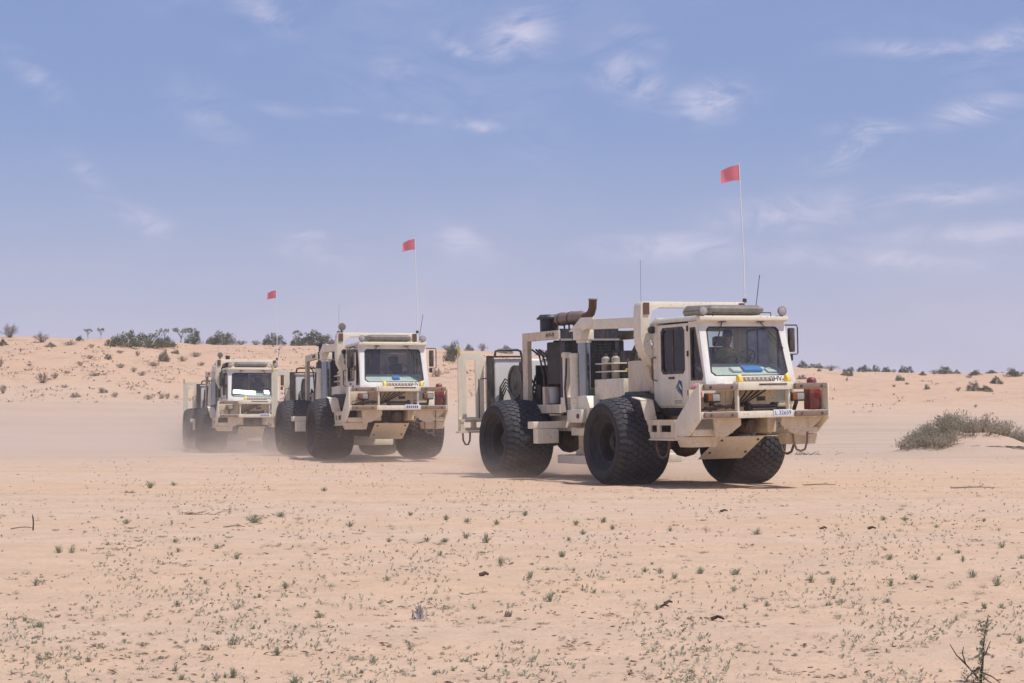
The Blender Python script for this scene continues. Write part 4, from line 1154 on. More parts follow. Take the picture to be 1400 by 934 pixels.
# ------------------------------------------------------------------ the driver
def build_person():
    V, E, RAD = [], [], []
    def add(p, r, par=None):
        V.append(p); RAD.append(r)
        if par is not None:
            E.append((par, len(V) - 1))
        return len(V) - 1
    cy = .36
    pel = add((.99, cy, 2.05), (.155, .125))
    wai = add((.95, cy, 2.22), (.150, .11), pel)
    che = add((.94, cy, 2.42), (.175, .12), wai)
    nb = add((.96, cy, 2.555), (.09, .085), che)
    nk = add((.985, cy, 2.62), (.055, .055), nb)
    jaw = add((1.02, cy + .01, 2.69), (.07, .075), nk)
    hd = add((1.01, cy + .01, 2.78), (.08, .098), jaw)
    add((1.0, cy + .01, 2.85), (.066, .078), hd)
    for s in (-1, 1):
        sh = add((.95, cy + s * .17, 2.50), (.075, .07), che)
        up = add((1.06, cy + s * .24, 2.38), (.055, .055), sh)
        el = add((1.20, cy + s * .27, 2.27), (.045, .045), up)
        fa = add((1.34, cy + s * .24, 2.33), (.040, .040), el)
        wr = add((1.46, cy + s * .20, 2.40), (.028, .024), fa)
        pa = add((1.51, cy + s * .185, 2.425), (.036, .018), wr)
        for q, ln in enumerate((.85, 1.0, .95, .8)):
            o = (q - 1.5) * .019
            f1 = add((1.55 + .01 * ln, cy + s * (.18 + o * .4), 2.44 + o), (.0095, .0095), pa)
            f2 = add((1.575 + .012 * ln, cy + s * (.165 + o * .4), 2.425 + o), (.0085, .0085), f1)
            add((1.565, cy + s * (.145 + o * .4), 2.41 + o), (.0075, .0075), f2)
        th = add((1.52, cy + s * .155, 2.445), (.011, .011), pa)
        add((1.545, cy + s * .135, 2.45), (.009, .009), th)
        hp = add((1.06, cy + s * .10, 2.05), (.095, .09), pel)
        kn = add((1.42, cy + s * .14, 2.07), (.065, .065), hp)
        an = add((1.40, cy + s * .14, 1.66), (.042, .042), kn)
        he = add((1.41, cy + s * .14, 1.60), (.045, .04), an)
        add((1.53, cy + s * .15, 1.585), (.045, .03), he)
    me = bpy.data.meshes.new('person')
    me.from_pydata(V, E, [])
    o = bpy.data.objects.new('person', me)
    C.objects.link(o)
    o.modifiers.new('skin', 'SKIN')
    for i, r in enumerate(RAD):
        sv = me.skin_vertices[0].data[i]
        sv.radius = r
        sv.use_root = i == 0
    sb = o.modifiers.new('smooth', 'SUBSURF'); sb.levels = 2; sb.render_levels = 2
    dg = bpy.context.evaluated_depsgraph_get(); dg.update()
    nm = bpy.data.meshes.new_from_object(o.evaluated_get(dg))
    o.modifiers.clear(); o.data = nm
    nm.materials.clear()
    for k in ('skin', 'hi_vis', 'trousers'):
        nm.materials.append(MATS[k])
    for p in nm.polygons:
        c = p.center
        arm = abs(c.y - cy) > .16 and c.x > 1.10 and c.z > 2.2
        if c.z > 2.575 or (arm and c.x > 1.12):
            p.material_index = 0
        elif c.z > 2.13 or c.x < .92:
            p.material_index = 1
        else:
            p.material_index = 2
        p.use_smooth = True
    h = MB().lathe([(.001, .115), (.05, .108), (.085, .075), (.098, .02), (.099, -.02), (.09, -.03)], 20, axis=2)
    h.v = [(p[0] * 1.12 + 1.0, p[1] * .92 + cy + .01, p[2] + 2.81) for p in h.v]
    h.build('hair', 'hair_dark', o, smooth=60)
    f = MB().add([(1.085, cy - .004, 2.79), (1.085, cy + .024, 2.79), (1.108, cy + .01, 2.745), (1.08, cy - .008, 2.74), (1.08, cy + .028, 2.74)], [(0, 1, 2), (0, 2, 3), (1, 4, 2), (3, 2, 4)])
    f.build('nose', 'skin', o)
    for s in (-1, 1):
        MB().lathe([(.001, .012), (.011, .005), (.012, -.004)], 10, axis=0).build('eye', 'ink_black', o).location = (1.082, cy + .01 + s * .032, 2.785)
        MB().lathe([(.001, .012), (.028, .008), (.03, -.006)], 10, axis=1).build('ear', 'skin', o).location = (.99, cy + .01 + s * .082, 2.765)
    MB().box(1.083, 1.09, cy - .018, cy + .038, 2.708, 2.716).build('mouth', 'rag_cloth', o, bevel=.002)
    return o


per = build_person()
place(per, 0, 'driver in a yellow-green shirt sitting at the wheel of the leading truck', 'person')


# ------------------------------------------------------------------ plants
def leaf(m, p, size, rnd, nrm=None, slim=0.5):
    n = Vector((rnd.gauss(0, 1), rnd.gauss(0, 1), rnd.gauss(0, 1) + .4)).normalized()
    a = n.orthogonal().normalized()
    a = (Matrix.Rotation(rnd.uniform(0, 6.28), 3, n) @ a) * size
    b = n.cross(a) * slim
    m.add([p - a * .5, p + b * .5, p + a * .5, p - b * .5], [(0, 1, 2, 3)])


def bush_protos(kind, seed):
    """Unit bush (half width 1, height 1): foliage mesh and stem mesh."""
    rnd = random.Random(seed)
    fo, st = MB(), MB()
    if kind in ('olive_leaf', 'dark_leaf', 'grey_leaf'):
        nc = 26
        for c in range(nc):
            a, rr = rnd.uniform(0, 6.28), math.sqrt(rnd.random())
            hz = (1 - rr ** 2.2) ** .5 * rnd.uniform(.62, .98) * (.78 + .3 * math.sin(a * 2 + seed))
            cx, cy_, cz = rr * .80 * math.cos(a), rr * .80 * math.sin(a), max(.12, hz * .84)
            cr = rnd.uniform(.15, .30)
            st.tube([(0.1 * cx, .1 * cy_, -.08), (cx * .5, cy_ * .5, cz * .5), (cx, cy_, cz)], .022, 4, .006)
            for q in range(70):
                d = Vector((rnd.gauss(0, 1), rnd.gauss(0, 1), rnd.gauss(0, .8))).normalized() * cr * rnd.uniform(.45, 1.05)
                p = Vector((cx, cy_, cz)) + d
                if p.z > 0.0:
                    leaf(fo, p, rnd.uniform(.055, .12), rnd)
        for q in range(260):        # skirt near the ground
            a, rr = rnd.uniform(0, 6.28), rnd.uniform(.55, .98)
            leaf(fo, Vector((rr * math.cos(a), rr * math.sin(a), rnd.uniform(.0, .25))), rnd.uniform(.05, .11), rnd)
    elif kind == 'twiggy':
        for c in range(46):
            a, rr = rnd.uniform(0, 6.28), rnd.uniform(.2, 1.0)
            tip = Vector((rr * math.cos(a), rr * math.sin(a), rnd.uniform(.45, 1.0) * (1.05 - .45 * rr)))
            mid = tip * .5 + Vector((rnd.uniform(-.1, .1), rnd.uniform(-.1, .1), rnd.uniform(-.05, .1)))
            st.tube([(0, 0, -.06), mid, tip], .018, 3, .006)
            for q in range(5):
                k = rnd.uniform(.4, 1.0)
                b0 = mid.lerp(tip, k)
                st.tube([b0, b0 + Vector((rnd.uniform(-.2, .2), rnd.uniform(-.2, .2), rnd.uniform(.02, .2)))], .010, 3, .004)
            for q in range(9):
                leaf(fo, mid.lerp(tip, rnd.uniform(.2, 1.05)) + Vector((rnd.gauss(0, .07), rnd.gauss(0, .07), rnd.gauss(0, .06))), rnd.uniform(.04, .09), rnd, slim=.35)
    elif kind == 'tree':
        top = []
        st.tube([(0, 0, -.05), (.05, .02, .25), (.02, -.02, .45)], .05, 6, .032)
        for c in range(9):
            a = c * .7 + rnd.uniform(-.2, .2); rr = rnd.uniform(.35, .9)
            tip = Vector((rr * math.cos(a), rr * math.sin(a), rnd.uniform(.70, .95)))
            st.tube([(.03, 0, rnd.uniform(.22, .44)), tip * .55 + Vector((0, 0, .22)), tip], .024, 4, .007)
            for q in range(95):
                d = Vector((rnd.gauss(0, 1), rnd.gauss(0, 1), rnd.gauss(0, .35)))
                leaf(fo, tip + d * .12, rnd.uniform(.05, .10), rnd)
    lm = {'twiggy': 'grey_leaf', 'tree': 'grey_leaf'}.get(kind, kind)
    return fo.mesh('foliage', lm, smooth=0), st.mesh('stem', 'bark' if kind != 'twiggy' else 'dry_twig', smooth=0)


PROTO = {}
for kind in ('olive_leaf', 'dark_leaf', 'grey_leaf', 'twiggy', 'tree'):
    PROTO[kind] = [bush_protos(kind, s) for s in ((1, 2, 3, 4) if kind != 'tree' else (1, 2))]


def bush(u, v, wpx, hpx, kind, label, group, name='desert_shrub', cat='shrub'):
    p = ground_hit(u, v)
    s = FPX / p.y
    fo, st = rnd.choice(PROTO[kind])
    e = empty(name, p - Vector((0, 0, .05)), rnd.uniform(0, 6.28))
    w_, h_ = wpx / s / 2, hpx / s * 1.05 + .05
    size = 'large' if wpx >= 28 else 'mid-sized' if wpx >= 15 else 'small'
    cr = lerp_tab(u, CREST_PX)
    pos = 'on the crest of the' if v < cr + 9 else 'at the foot of the' if v > 533 else 'low on the' if v > 512 else 'high on the'
    label = label.replace('#S', size).replace('#P', pos)
    e.scale = (w_, w_ * rnd.uniform(.85, 1.1), h_)
    tag(e, label, cat, group)
    f = bpy.data.objects.new('crown' if kind == 'tree' else 'foliage', fo); C.objects.link(f); f.parent = e
    t = bpy.data.objects.new('trunk' if kind == 'tree' else 'stem', st); C.objects.link(t); t.parent = e
    return e


rnd = random.Random(23)
LEFT_G, RIGHT_G = 'shrubs on the left dune', 'shrubs on the right dune'
KL = {'olive_leaf': '#S olive green rounded shrub #P high dune behind the trucks', 'dark_leaf': '#S dark green rounded shrub #P high dune behind the trucks',
      'grey_leaf': '#S grey leafy shrub #P high dune behind the trucks', 'twiggy': '#S bare brown twiggy shrub #P high dune behind the trucks',
      'tree': '#S thin flat-topped tree standing #P high dune behind the trucks'}
KR = {'olive_leaf': '#S olive green rounded shrub #P low dune beyond the saltbush mound', 'dark_leaf': '#S dark green rounded shrub #P low dune beyond the saltbush mound',
      'grey_leaf': '#S pale grey shrub #P low dune beyond the saltbush mound', 'twiggy': '#S brown twiggy shrub #P low dune beyond the saltbush mound'}
O_, D_, G_, T_ = 'olive_leaf', 'dark_leaf', 'grey_leaf', 'twiggy'
LEFT = [(14, 461, 30, 17, T_), (4, 472, 14, 8, D_), (57, 468, 24, 13, T_), (69, 475, 18, 7, G_), (95, 472, 20, 5, T_), (109, 465, 11, 6, D_),
        (156, 474, 26, 15, O_), (176, 474, 40, 22, O_), (203, 475, 46, 22, O_), (229, 474, 24, 13, O_), (265, 470, 24, 15, D_), (305, 471, 40, 18, O_), (292, 470, 22, 10, G_),
        (375, 471, 30, 14, D_), (412, 471, 28, 13, O_), (428, 472, 40, 20, O_), (446, 472, 26, 14, G_), (330, 470, 22, 5, T_), (350, 470, 18, 6, T_),
        (225, 494, 20, 18, G_), (240, 484, 14, 7, G_), (148, 491, 13, 8, G_), (165, 503, 17, 7, T_), (183, 508, 12, 7, T_), (194, 514, 15, 7, T_), (210, 501, 18, 7, T_), (164, 483, 14, 5, T_), (188, 487, 9, 9, T_),
        (58, 524, 26, 16, T_), (75, 517, 14, 9, T_), (4, 538, 13, 14, T_), (1, 501, 10, 13, T_), (103, 543, 17, 7, G_), (140, 537, 15, 8, G_), (157, 543, 15, 8, T_), (203, 546, 16, 8, T_), (221, 545, 12, 8, T_), (229, 545, 12, 9, T_), (241, 544, 11, 5, T_),
        (88, 530, 13, 5, T_), (92, 511, 13, 5, T_), (110, 500, 10, 6, T_), (123, 490, 11, 5, T_), (130, 514, 18, 5, T_), (250, 494, 18, 8, T_), (268, 488, 20, 8, T_), (275, 500, 14, 6, T_), (28, 480, 6, 5, T_), (40, 500, 10, 4, T_), (125, 475, 12, 5, T_),
        (620, 494, 34, 30, O_), (660, 480, 18, 12, T_), (597, 515, 22, 12, T_), (641, 478, 14, 8, G_), (690, 483, 24, 12, G_), (740, 486, 20, 9, O_), (610, 478, 18, 6, T_)]
for (u, v, a, b, k) in LEFT:
    bush(u, v, a * (1.18 if v < 480 else 1.0), b * (1.12 if v < 480 else 1.0), k, KL[k], LEFT_G)
for (u, v, a, b) in ((247, 463, 30, 19), (264, 462, 20, 20), (225, 464, 14, 17), (120, 464, 13, 14), (138, 464, 10, 15), (374, 464, 10, 16), (408, 465, 16, 20), (423, 464, 14, 17)):
    bush(u, v, a, b, 'tree', KL['tree'], 'trees on the dune crest', 'desert_tree', 'tree')
RIGHT = [(1098, 503, 22, 10, D_), (1115, 503, 22, 8, O_), (1136, 505, 30, 7, T_), (1158, 514, 19, 12, O_), (1163, 506, 12, 6, G_), (1182, 507, 24, 10, O_), (1197, 507, 14, 10, G_), (1211, 507, 16, 9, D_), (1222, 507, 12, 5, T_),
         (1239, 509, 22, 11, D_), (1230, 521, 16, 9, O_), (1261, 513, 12, 6, O_), (1277, 511, 16, 6, T_), (1292, 511, 26, 12, O_), (1308, 511, 14, 6, G_), (1334, 513, 23, 8, D_), (1356, 511, 22, 6, D_), (1370, 508, 10, 5, T_), (1384, 515, 28, 13, D_), (1398, 505, 8, 6, G_),
         (1362, 525, 21, 12, D_), (1331, 533, 22, 13, G_), (1346, 535, 24, 9, O_), (1325, 517, 12, 5, T_), (1158, 521, 5, 6, T_), (1310, 534, 11, 5, T_), (1240, 526, 9, 4, T_), (1222, 529, 7, 4, T_), (1267, 532, 10, 7, G_), (1096, 519, 18, 7, G_), (1120, 507, 7, 4, O_), (1136, 507, 6, 4, O_), (1262, 504, 5, 3, T_), (1334, 557, 7, 5, T_)]
for (u, v, a, b, k) in RIGHT:
    bush(u, v, a, b, k, KR[k], RIGHT_G)

# ---- saltbush on the sand mound
mb = empty('saltbush', (MOUND[0], MOUND[1], H(*MOUND)))
tag(mb, 'wide grey-green saltbush sprawling over a sand mound beside the leading truck\'s path', 'shrub')
fo, st = MB(), MB()
ox, oy, oz = mb.location
rnd = random.Random(31)
for c in range(760):
    a, rr = rnd.uniform(0, 6.28), math.sqrt(rnd.random()) * 1.02
    x, y = MOUND[0] + rr * 2.35 * math.cos(a), MOUND[1] + rr * 1.75 * math.sin(a)
    gap = fbm(x * .8, y * .8, 4.0, 3)
    if (gap < -.3 and rr > .75) or (math.cos(a) > -.45 and math.sin(a) < -.35 and rr > .52 and gap < .30):
        continue
    z = H(x, y)
    hgt = rnd.uniform(.30, .66) * (1.1 - .65 * rr)
    lean = Vector((math.cos(a) * .35, math.sin(a) * .35 - .05, 1)).normalized()
    st.tube([(x - ox, y - oy, z - oz - .05), Vector((x - ox, y - oy, z - oz)) + lean * hgt * .6], .010, 3, .004)
    for q in range(26):
        k = rnd.uniform(.15, 1.05)
        p = Vector((x - ox, y - oy, z - oz)) + lean * hgt * k + Vector((rnd.gauss(0, .09), rnd.gauss(0, .09), rnd.gauss(0, .05)))
        d = (lean + Vector((rnd.gauss(0, .6), rnd.gauss(0, .6), rnd.gauss(0, .3)))).normalized() * rnd.uniform(.06, .13)
        s_ = d.orthogonal().normalized() * .014
        s_ = Matrix.Rotation(rnd.uniform(0, 6.28), 3, d.normalized()) @ s_
        fo.add([p, p + d * .5 + s_, p + d, p + d * .5 - s_], [(0, 1, 2, 3)])
fo.build('foliage', 'saltbush', mb, smooth=0)
for c in range(26):
    a = rnd.uniform(3.3, 6.1)
    x, y = 2.2 * math.cos(a), 1.7 * math.sin(a)
    X, Y = ox + x, oy + y
    st.tube([(x, y, H(X, Y) - oz + .03), (x + .25, y - .05, H(X + .25, Y - .05) - oz + .07), (x + .6, y + .02, H(X + .6, Y) - oz + .04)], .018, 4, .008)
st.build('stem', 'dry_twig', mb, smooth=0)['kind'] = 'stuff'

# ---- seedlings on the open sand
def seedling(kind, seed):
    r = random.Random(seed); m = MB()
    if kind == 'tuft':
        for b in range(34):
            a, out = r.uniform(0, 6.28), r.uniform(.15, .95)
            tip = Vector((out * math.cos(a), out * math.sin(a), r.uniform(.35, 1.0) * (1.1 - .5 * out)))
            base_ = Vector((tip.x * .15, tip.y * .15, -.03))
            mid = base_.lerp(tip, .55) + Vector((0, 0, .10))
            s_ = Vector((-math.sin(a), math.cos(a), 0)) * r.uniform(.035, .06)
            m.add([base_ - s_ * .5, base_ + s_ * .5, mid + s_, mid - s_, tip], [(0, 1, 2, 3), (3, 2, 4)])
            for q in range(3):
                leaf(m, base_.lerp(tip, r.uniform(.5, 1)) + Vector((r.gauss(0, .06), r.gauss(0, .06), r.gauss(0, .05))), r.uniform(.12, .22), r, slim=.4)
    elif kind == 'cushion':
        for b in range(64):
            a, rr = r.uniform(0, 6.28), math.sqrt(r.random())
            p = Vector((rr * math.cos(a), rr * math.sin(a), r.uniform(.1, 1.0) * (1 - .7 * rr * rr)))
            leaf(m, p, r.uniform(.14, .26), r, slim=.5)
        for b in range(9):
            a, rr = r.uniform(0, 6.28), r.uniform(.3, .95)
            m.tube([(0, 0, -.05), (rr * .5 * math.cos(a), rr * .5 * math.sin(a), .35), (rr * math.cos(a), rr * math.sin(a), .55 * (1.3 - rr))], .022, 3, .01)
    else:
        for b in range(7):
            a = r.uniform(0, 6.28); ln = r.uniform(.45, 1.0)
            d = Vector((math.cos(a), math.sin(a), 0))
            pts = [Vector((0, 0, .0)), d * ln * .4 + Vector((0, 0, .10)), d * ln * .75 + Vector((r.uniform(-.1, .1), r.uniform(-.1, .1), .13)), d * ln + Vector((0, 0, .2))]
            m.tube(pts, .022, 3, .010)
            for q in range(9):
                k = r.uniform(.25, 1.0) * 3; i = min(int(k), 2)
                leaf(m, pts[i].lerp(pts[i + 1], k - i) + Vector((r.gauss(0, .05), r.gauss(0, .05), r.uniform(0, .12))), r.uniform(.10, .19), r, slim=.5)
    return m


SEED = [seedling('tuft', s).mesh('seedling', 'seedling_green', smooth=0) for s in (1, 2, 3, 4)] + [seedling('sprawl', s).mesh('seedling', 'seedling_grey', smooth=0) for s in (5, 6, 7, 8)]
SEED += [seedling('cushion', s).mesh('herb', 'herb_pale', smooth=0) for s in (11, 12, 13, 14)]


ANCHORS = [(n_, ground_hit(*q_)) for n_, q_ in (('the upright wooden stake', (45, 725)), ('the dry plant with crooked twigs', (1340, 933)), ('the bleached clump of stems', (572, 846)), ('the dark curved stick', (981, 849)), ('the mat of dry roots', (262, 704)),
            ('the short dark forked stick', (1192, 724)), ('the brown lump of bark', (662, 788)), ('the little dry twig tuft', (695, 843)), ('the weed skeleton', (285, 890)), ('the stubby dark stick', (990, 700)), ('the large green tuft', (348, 715)), ('the very long thin twig', (1330, 668)))]


def put_seedling(u, v, wpx, hpx, kind):
    p = ground_hit(u, v)
    s = FPX / p.y
    o = bpy.data.objects.new({'t': 'seedling_tuft', 's': 'sprawling_seedling', 'c': 'cushion_herb'}[kind], rnd.choice({'t': SEED[:4], 's': SEED[4:8], 'c': SEED[8:]}[kind]))
    C.objects.link(o)
    o.location = p - Vector((0, 0, .004))
    w_ = wpx / s / 2
    o.scale = (w_, w_, max(hpx / s, w_ * .4) if kind != 's' else w_ * 1.1)
    o.rotation_euler = (0, 0, rnd.uniform(0, 6.28))
    n_, q_ = min(ANCHORS, key=lambda t_: (t_[1] - p).length)
    dist = (q_ - p).length
    where = 'close beside ' + n_ if dist < .7 else 'a stride from ' + n_ if dist < 1.6 else 'some steps from ' + n_ if dist < 3.0 else 'on the open sand before the trucks'
    if wpx > 30 and kind == 't':
        where = 'on the sand between the stake and the trucks'
    w2 = w_ * 2
    if kind == 't':
        size = 'very large green' if wpx > 40 else 'broad grey-green' if w2 > .13 else 'small grey-green' if w2 > .07 else 'tiny grey-green'
        tag(o, size + ' upright seedling tuft ' + where, 'seedling', 'upright seedling tufts on the sand')
    elif kind == 'c':
        size = 'broad' if w2 > .15 else 'small' if w2 > .09 else 'tiny'
        tag(o, size + ' pale rounded cushion herb ' + where, 'herb', 'cushion herbs on the sand')
    else:
        size = 'wide' if w2 > .18 else 'small' if w2 > .10 else 'tiny'
        tag(o, size + ' sprawling grey seedling flat ' + where, 'seedling', 'sprawling seedlings on the sand')


rnd = random.Random(41)
BIG = [(348, 715, 36, 15), (383, 707, 20, 10), (205, 668, 18, 14), (238, 664, 13, 7), (443, 672, 14, 8), (478, 721, 15, 11), (173, 716, 18, 9), (79, 757, 16, 14), (98, 757, 14, 14), (147, 746, 14, 7), (163, 746, 12, 7), (240, 742, 16, 8), (243, 755, 14, 8), (297, 751, 14, 9),
       (325, 765, 18, 11), (49, 800, 18, 12), (54, 858, 24, 10), (33, 850, 16, 10), (120, 906, 13, 12), (240, 918, 16, 13), (249, 930, 14, 12), (296, 930, 15, 14), (318, 926, 22, 17), (403, 934, 24, 14), (242, 829, 14, 12), (280, 799, 12, 9), (354, 817, 12, 8), (390, 805, 16, 14), (438, 845, 20, 12), (379, 895, 24, 14), (318, 883, 22, 16),
       (510, 908, 16, 14), (610, 711, 16, 10), (638, 714, 14, 8), (561, 705, 14, 8), (665, 742, 22, 16), (637, 737, 16, 13), (679, 718, 14, 11), (718, 705, 14, 9), (584, 740, 16, 8), (608, 741, 18, 8), (532, 741, 14, 8), (530, 794, 12, 10), (602, 760, 12, 9), (685, 772, 18, 14), (768, 763, 16, 14), (788, 718, 15, 9), (797, 731, 14, 9), (825, 715, 15, 10), (837, 724, 12, 9), (777, 740, 13, 8), (753, 822, 24, 15), (726, 790, 16, 12),
       (882, 782, 15, 9), (902, 784, 15, 11), (922, 792, 14, 13), (917, 727, 12, 8), (898, 834, 10, 12), (812, 812, 14, 9), (1034, 732, 18, 12), (958, 785, 17, 13), (1007, 787, 22, 13), (1109, 797, 18, 15), (1138, 797, 17, 11), (1251, 792, 17, 11), (1363, 801, 22, 16), (1218, 801, 15, 12), (1213, 824, 14, 9), (1134, 829, 14, 10), (1151, 825, 14, 9), (1018, 831, 13, 9), (1048, 829, 12, 10), (1345, 831, 14, 11), (1370, 832, 14, 10), (1395, 879, 16, 14), (1308, 849, 9, 11),
       (1370, 749, 16, 11), (1396, 765, 12, 9), (1217, 766, 14, 11), (1237, 712, 14, 8), (1208, 711, 14, 8), (1310, 757, 14, 8), (1345, 713, 10, 6), (1280, 722, 12, 7), (1003, 808, 12, 11), (1330, 790, 18, 14), (1284, 766, 10, 8), (1316, 768, 10, 11)]
for (u, v, a, b) in BIG:
    put_seedling(u, v, a * 1.15, b * 1.05, 't')
n_t, n_s = 0, 0
while n_t < 205 or n_s < 290:
    u, v = rnd.uniform(-60, 1460), rnd.uniform(690, 932)
    if rnd.random() > .45 + .9 * mnoise.noise(Vector((u * .006, v * .012, 4.0))):
        continue
    k = 't' if n_t < 205 and rnd.random() < .33 else 's'
    if k == 's' and n_s >= 290: continue
    g = .6 + .5 * (v - 690) / 240
    if k == 't':
        n_t += 1; put_seedling(u, v, rnd.uniform(6, 15) * g, rnd.uniform(4, 8) * g, 't')
    else:
        n_s += 1; put_seedling(u, v, rnd.uniform(13, 32) * g, 6, 's')


k = 0
while k < 285:
    u, v = rnd.uniform(-40, 1440), 664 + 268 * rnd.random() ** .9
    if rnd.random() > .30 + 1.5 * mnoise.noise(Vector((u * .011, v * .022, 8.0))):
        continue
    g = .6 + .55 * (v - 690) / 240
    put_seedling(u, v, rnd.choice((8, 10, 12, 15, 19, 24)) * rnd.uniform(.8, 1.15) * g, rnd.uniform(4, 10) * g, 'c'); k += 1


# ---- litter, clods and specks that nobody could count
def scatter(name, mat, count, v0, v1, fn, seed, clump=1.0):
    r = random.Random(seed); m = MB(); k = 0
    while k < count:
        u, v = r.uniform(-420, 1820), r.uniform(v0, v1)
        if r.random() > (.5 if clump <= 1 else .34) + clump * mnoise.noise(Vector((u * .008, v * .018, seed))):
            continue
        d = FPX * CAM_H / (v - HORIZON)
        x, y = (u - 700) / FPX * d, d
        fn(m, Vector((x, y, H(x, y))), r, d); k += 1
    o = m.build(name, mat, None, smooth=0)
    o['kind'] = 'stuff'
    o['label'] = {'leaf_litter': 'scattered brown leaf and twig litter on the sand', 'sand_clods': 'small clods and crumbs of dry sand', 'sprouts': 'tiny grey-green sprouts sprinkled over the sand'}[name]
    o['category'] = {'leaf_litter': 'litter', 'sand_clods': 'clods', 'sprouts': 'sprouts'}[name]
    return o


def f_litter(m, p, r, d):
    a = r.uniform(0, 6.28); ln = r.uniform(.008, .028) * (1 + d * .02)
    t = Vector((math.cos(a), math.sin(a), r.uniform(-.1, .5))) * ln
    s_ = Vector((-math.sin(a), math.cos(a), .3)) * ln * r.uniform(.15, .4)
    m.add([p - t, p + s_ + Vector((0, 0, ln * .2)), p + t, p - s_ + Vector((0, 0, ln * .35))], [(0, 1, 2, 3)])


def f_clod(m, p, r, d):
    s_ = r.uniform(.005, .013) * (1 + d * .02)
    pts = [p + Vector((math.cos(k * 1.57 + r.random()) * s_, math.sin(k * 1.57 + r.random()) * s_, -.004)) for k in range(4)]
    top = p + Vector((r.uniform(-.3, .3) * s_, r.uniform(-.3, .3) * s_, s_ * r.uniform(.4, .9)))
    m.add(pts + [top], [(0, 1, 4), (1, 2, 4), (2, 3, 4), (3, 0, 4)])


def f_sprout(m, p, r, d):
    for q in range(r.randint(2, 5)):
        a = r.uniform(0, 6.28); ln = r.uniform(.009, .022) * (1 + d * .035)
        tip = p + Vector((math.cos(a) * ln * .7, math.sin(a) * ln * .7, ln * r.uniform(.4, 1.1)))
        s_ = Vector((-math.sin(a), math.cos(a), 0)) * ln * .22
        mid = p.lerp(tip, .6)
        m.add([p, mid + s_, tip, mid - s_], [(0, 1, 2, 3)])


scatter('leaf_litter', 'litter', 4600, 612, 950, f_litter, 3)
scatter('sand_clods', 'clod_sand', 3300, 620, 950, f_clod, 4, .5)
scatter('sprouts', 'herb_pale', 6000, 628, 950, f_sprout, 5, 1.7)


# ---- low scrub and litter peppering the dunes
r = random.Random(8); m = MB(); k = 0
while k < 1500:
    u, v = r.uniform(-250, 1650), r.uniform(462, 572)
    if v < lerp_tab(u, CREST_PX) + 3 or r.random() > .35 + 1.3 * mnoise.noise(Vector((u * .02, v * .06, 2.0))):
        continue
    p = ground_hit(u, v)
    if p.y < 122 or (u > 900 and r.random() < .72): continue
    k += 1
    for q in range(r.randint(4, 10)):
        a = r.uniform(0, 6.28); ln = r.uniform(.06, .26)
        b0 = p + Vector((r.gauss(0, .22), r.gauss(0, .22), -.02))
        tip = b0 + Vector((math.cos(a) * ln, math.sin(a) * ln, ln * r.uniform(.1, .9)))
        s_ = Vector((-math.sin(a), math.cos(a), .2)) * ln * .28
        md = b0.lerp(tip, .6)
        m.add([b0, md + s_, tip, md - s_], [(0, 1, 2, 3)])
o = m.build('dune_scrub', 'dune_dry', None, smooth=0)
o['kind'] = 'stuff'; o['label'] = 'sparse low dry scrub peppering the dunes'; o['category'] = 'scrub'


# ---- single sticks, stake, dead plants
def stick(u, v, lpx, turn, mat, label, thick=.010, name='stick', lift=.01):
    p = ground_hit(u, v); s = FPX / p.y; ln = lpx / s
    d = Vector((math.cos(R(turn)), math.sin(R(turn)), 0))
    m = MB().tube([-d * ln * .5, -d * ln * .15 + Vector((.01, .01, .014)), d * ln * .2 + Vector((-.01, .01, .018)), d * ln * .5 + Vector((0, 0, .005))], thick, 5, thick * .5)
    m.tube([d * ln * .1 + Vector((0, 0, .012)), d * ln * .3 + Vector((-d.y, d.x, .35)) * ln * .22], thick * .6, 4, thick * .3)
    o = m.build(name, mat, None)
    o.location = p + Vector((0, 0, lift))
    tag(o, label, 'stick', 'loose sticks on the sand')
    return o


stick(981, 849, 20, -35, 'dark_twig', 'dark curved stick on the sand before the leading truck\'s front wheels', .013)
stick(990, 700, 10, 10, 'dark_twig', 'stubby dark stick on bare sand close to the leading truck\'s wheel track', .02)
stick(1126, 724, 11, 30, 'dark_twig', 'short dark stick beside a sprinkling of sprouts', .018)
stick(1192, 724, 11, -20, 'dark_twig', 'short dark forked stick on the sand', .018)
stick(914, 827, 12, 20, 'dark_twig', 'small dark stick next to an upright seedling', .012)
stick(908, 832, 12, -15, 'dark_twig', 'small broken stick lying by an upright seedling', .010)
stick(320, 722, 30, 4, 'dry_twig', 'long thin dry twig lying near the large green tuft', .009)
stick(30, 724, 30, 12, 'dry_twig', 'thin dry twig lying beside the upright wooden stake', .008)
stick(662, 788, 12, 8, 'dark_twig', 'brown lump of bark lying on the sand', .02)
stick(1120, 664, 46, 3, 'dry_twig', 'long pale twig beside the leading truck\'s left wheel', .014)
stick(1330, 668, 60, -2, 'dry_twig', 'very long thin twig before the saltbush mound', .014)

p = ground_hit(45, 725)
m = MB().tube([(0, 0, -.03), (.004, .002, .07), (.0, 0, .15)], .010, 6, .008).tube([(0, 0, .12), (-.008, 0, .175)], .007, 5, .004)
o = m.build('stake', 'dark_twig'); o.location = p
tag(o, 'short dark wooden stake stuck upright in the sand', 'stake')

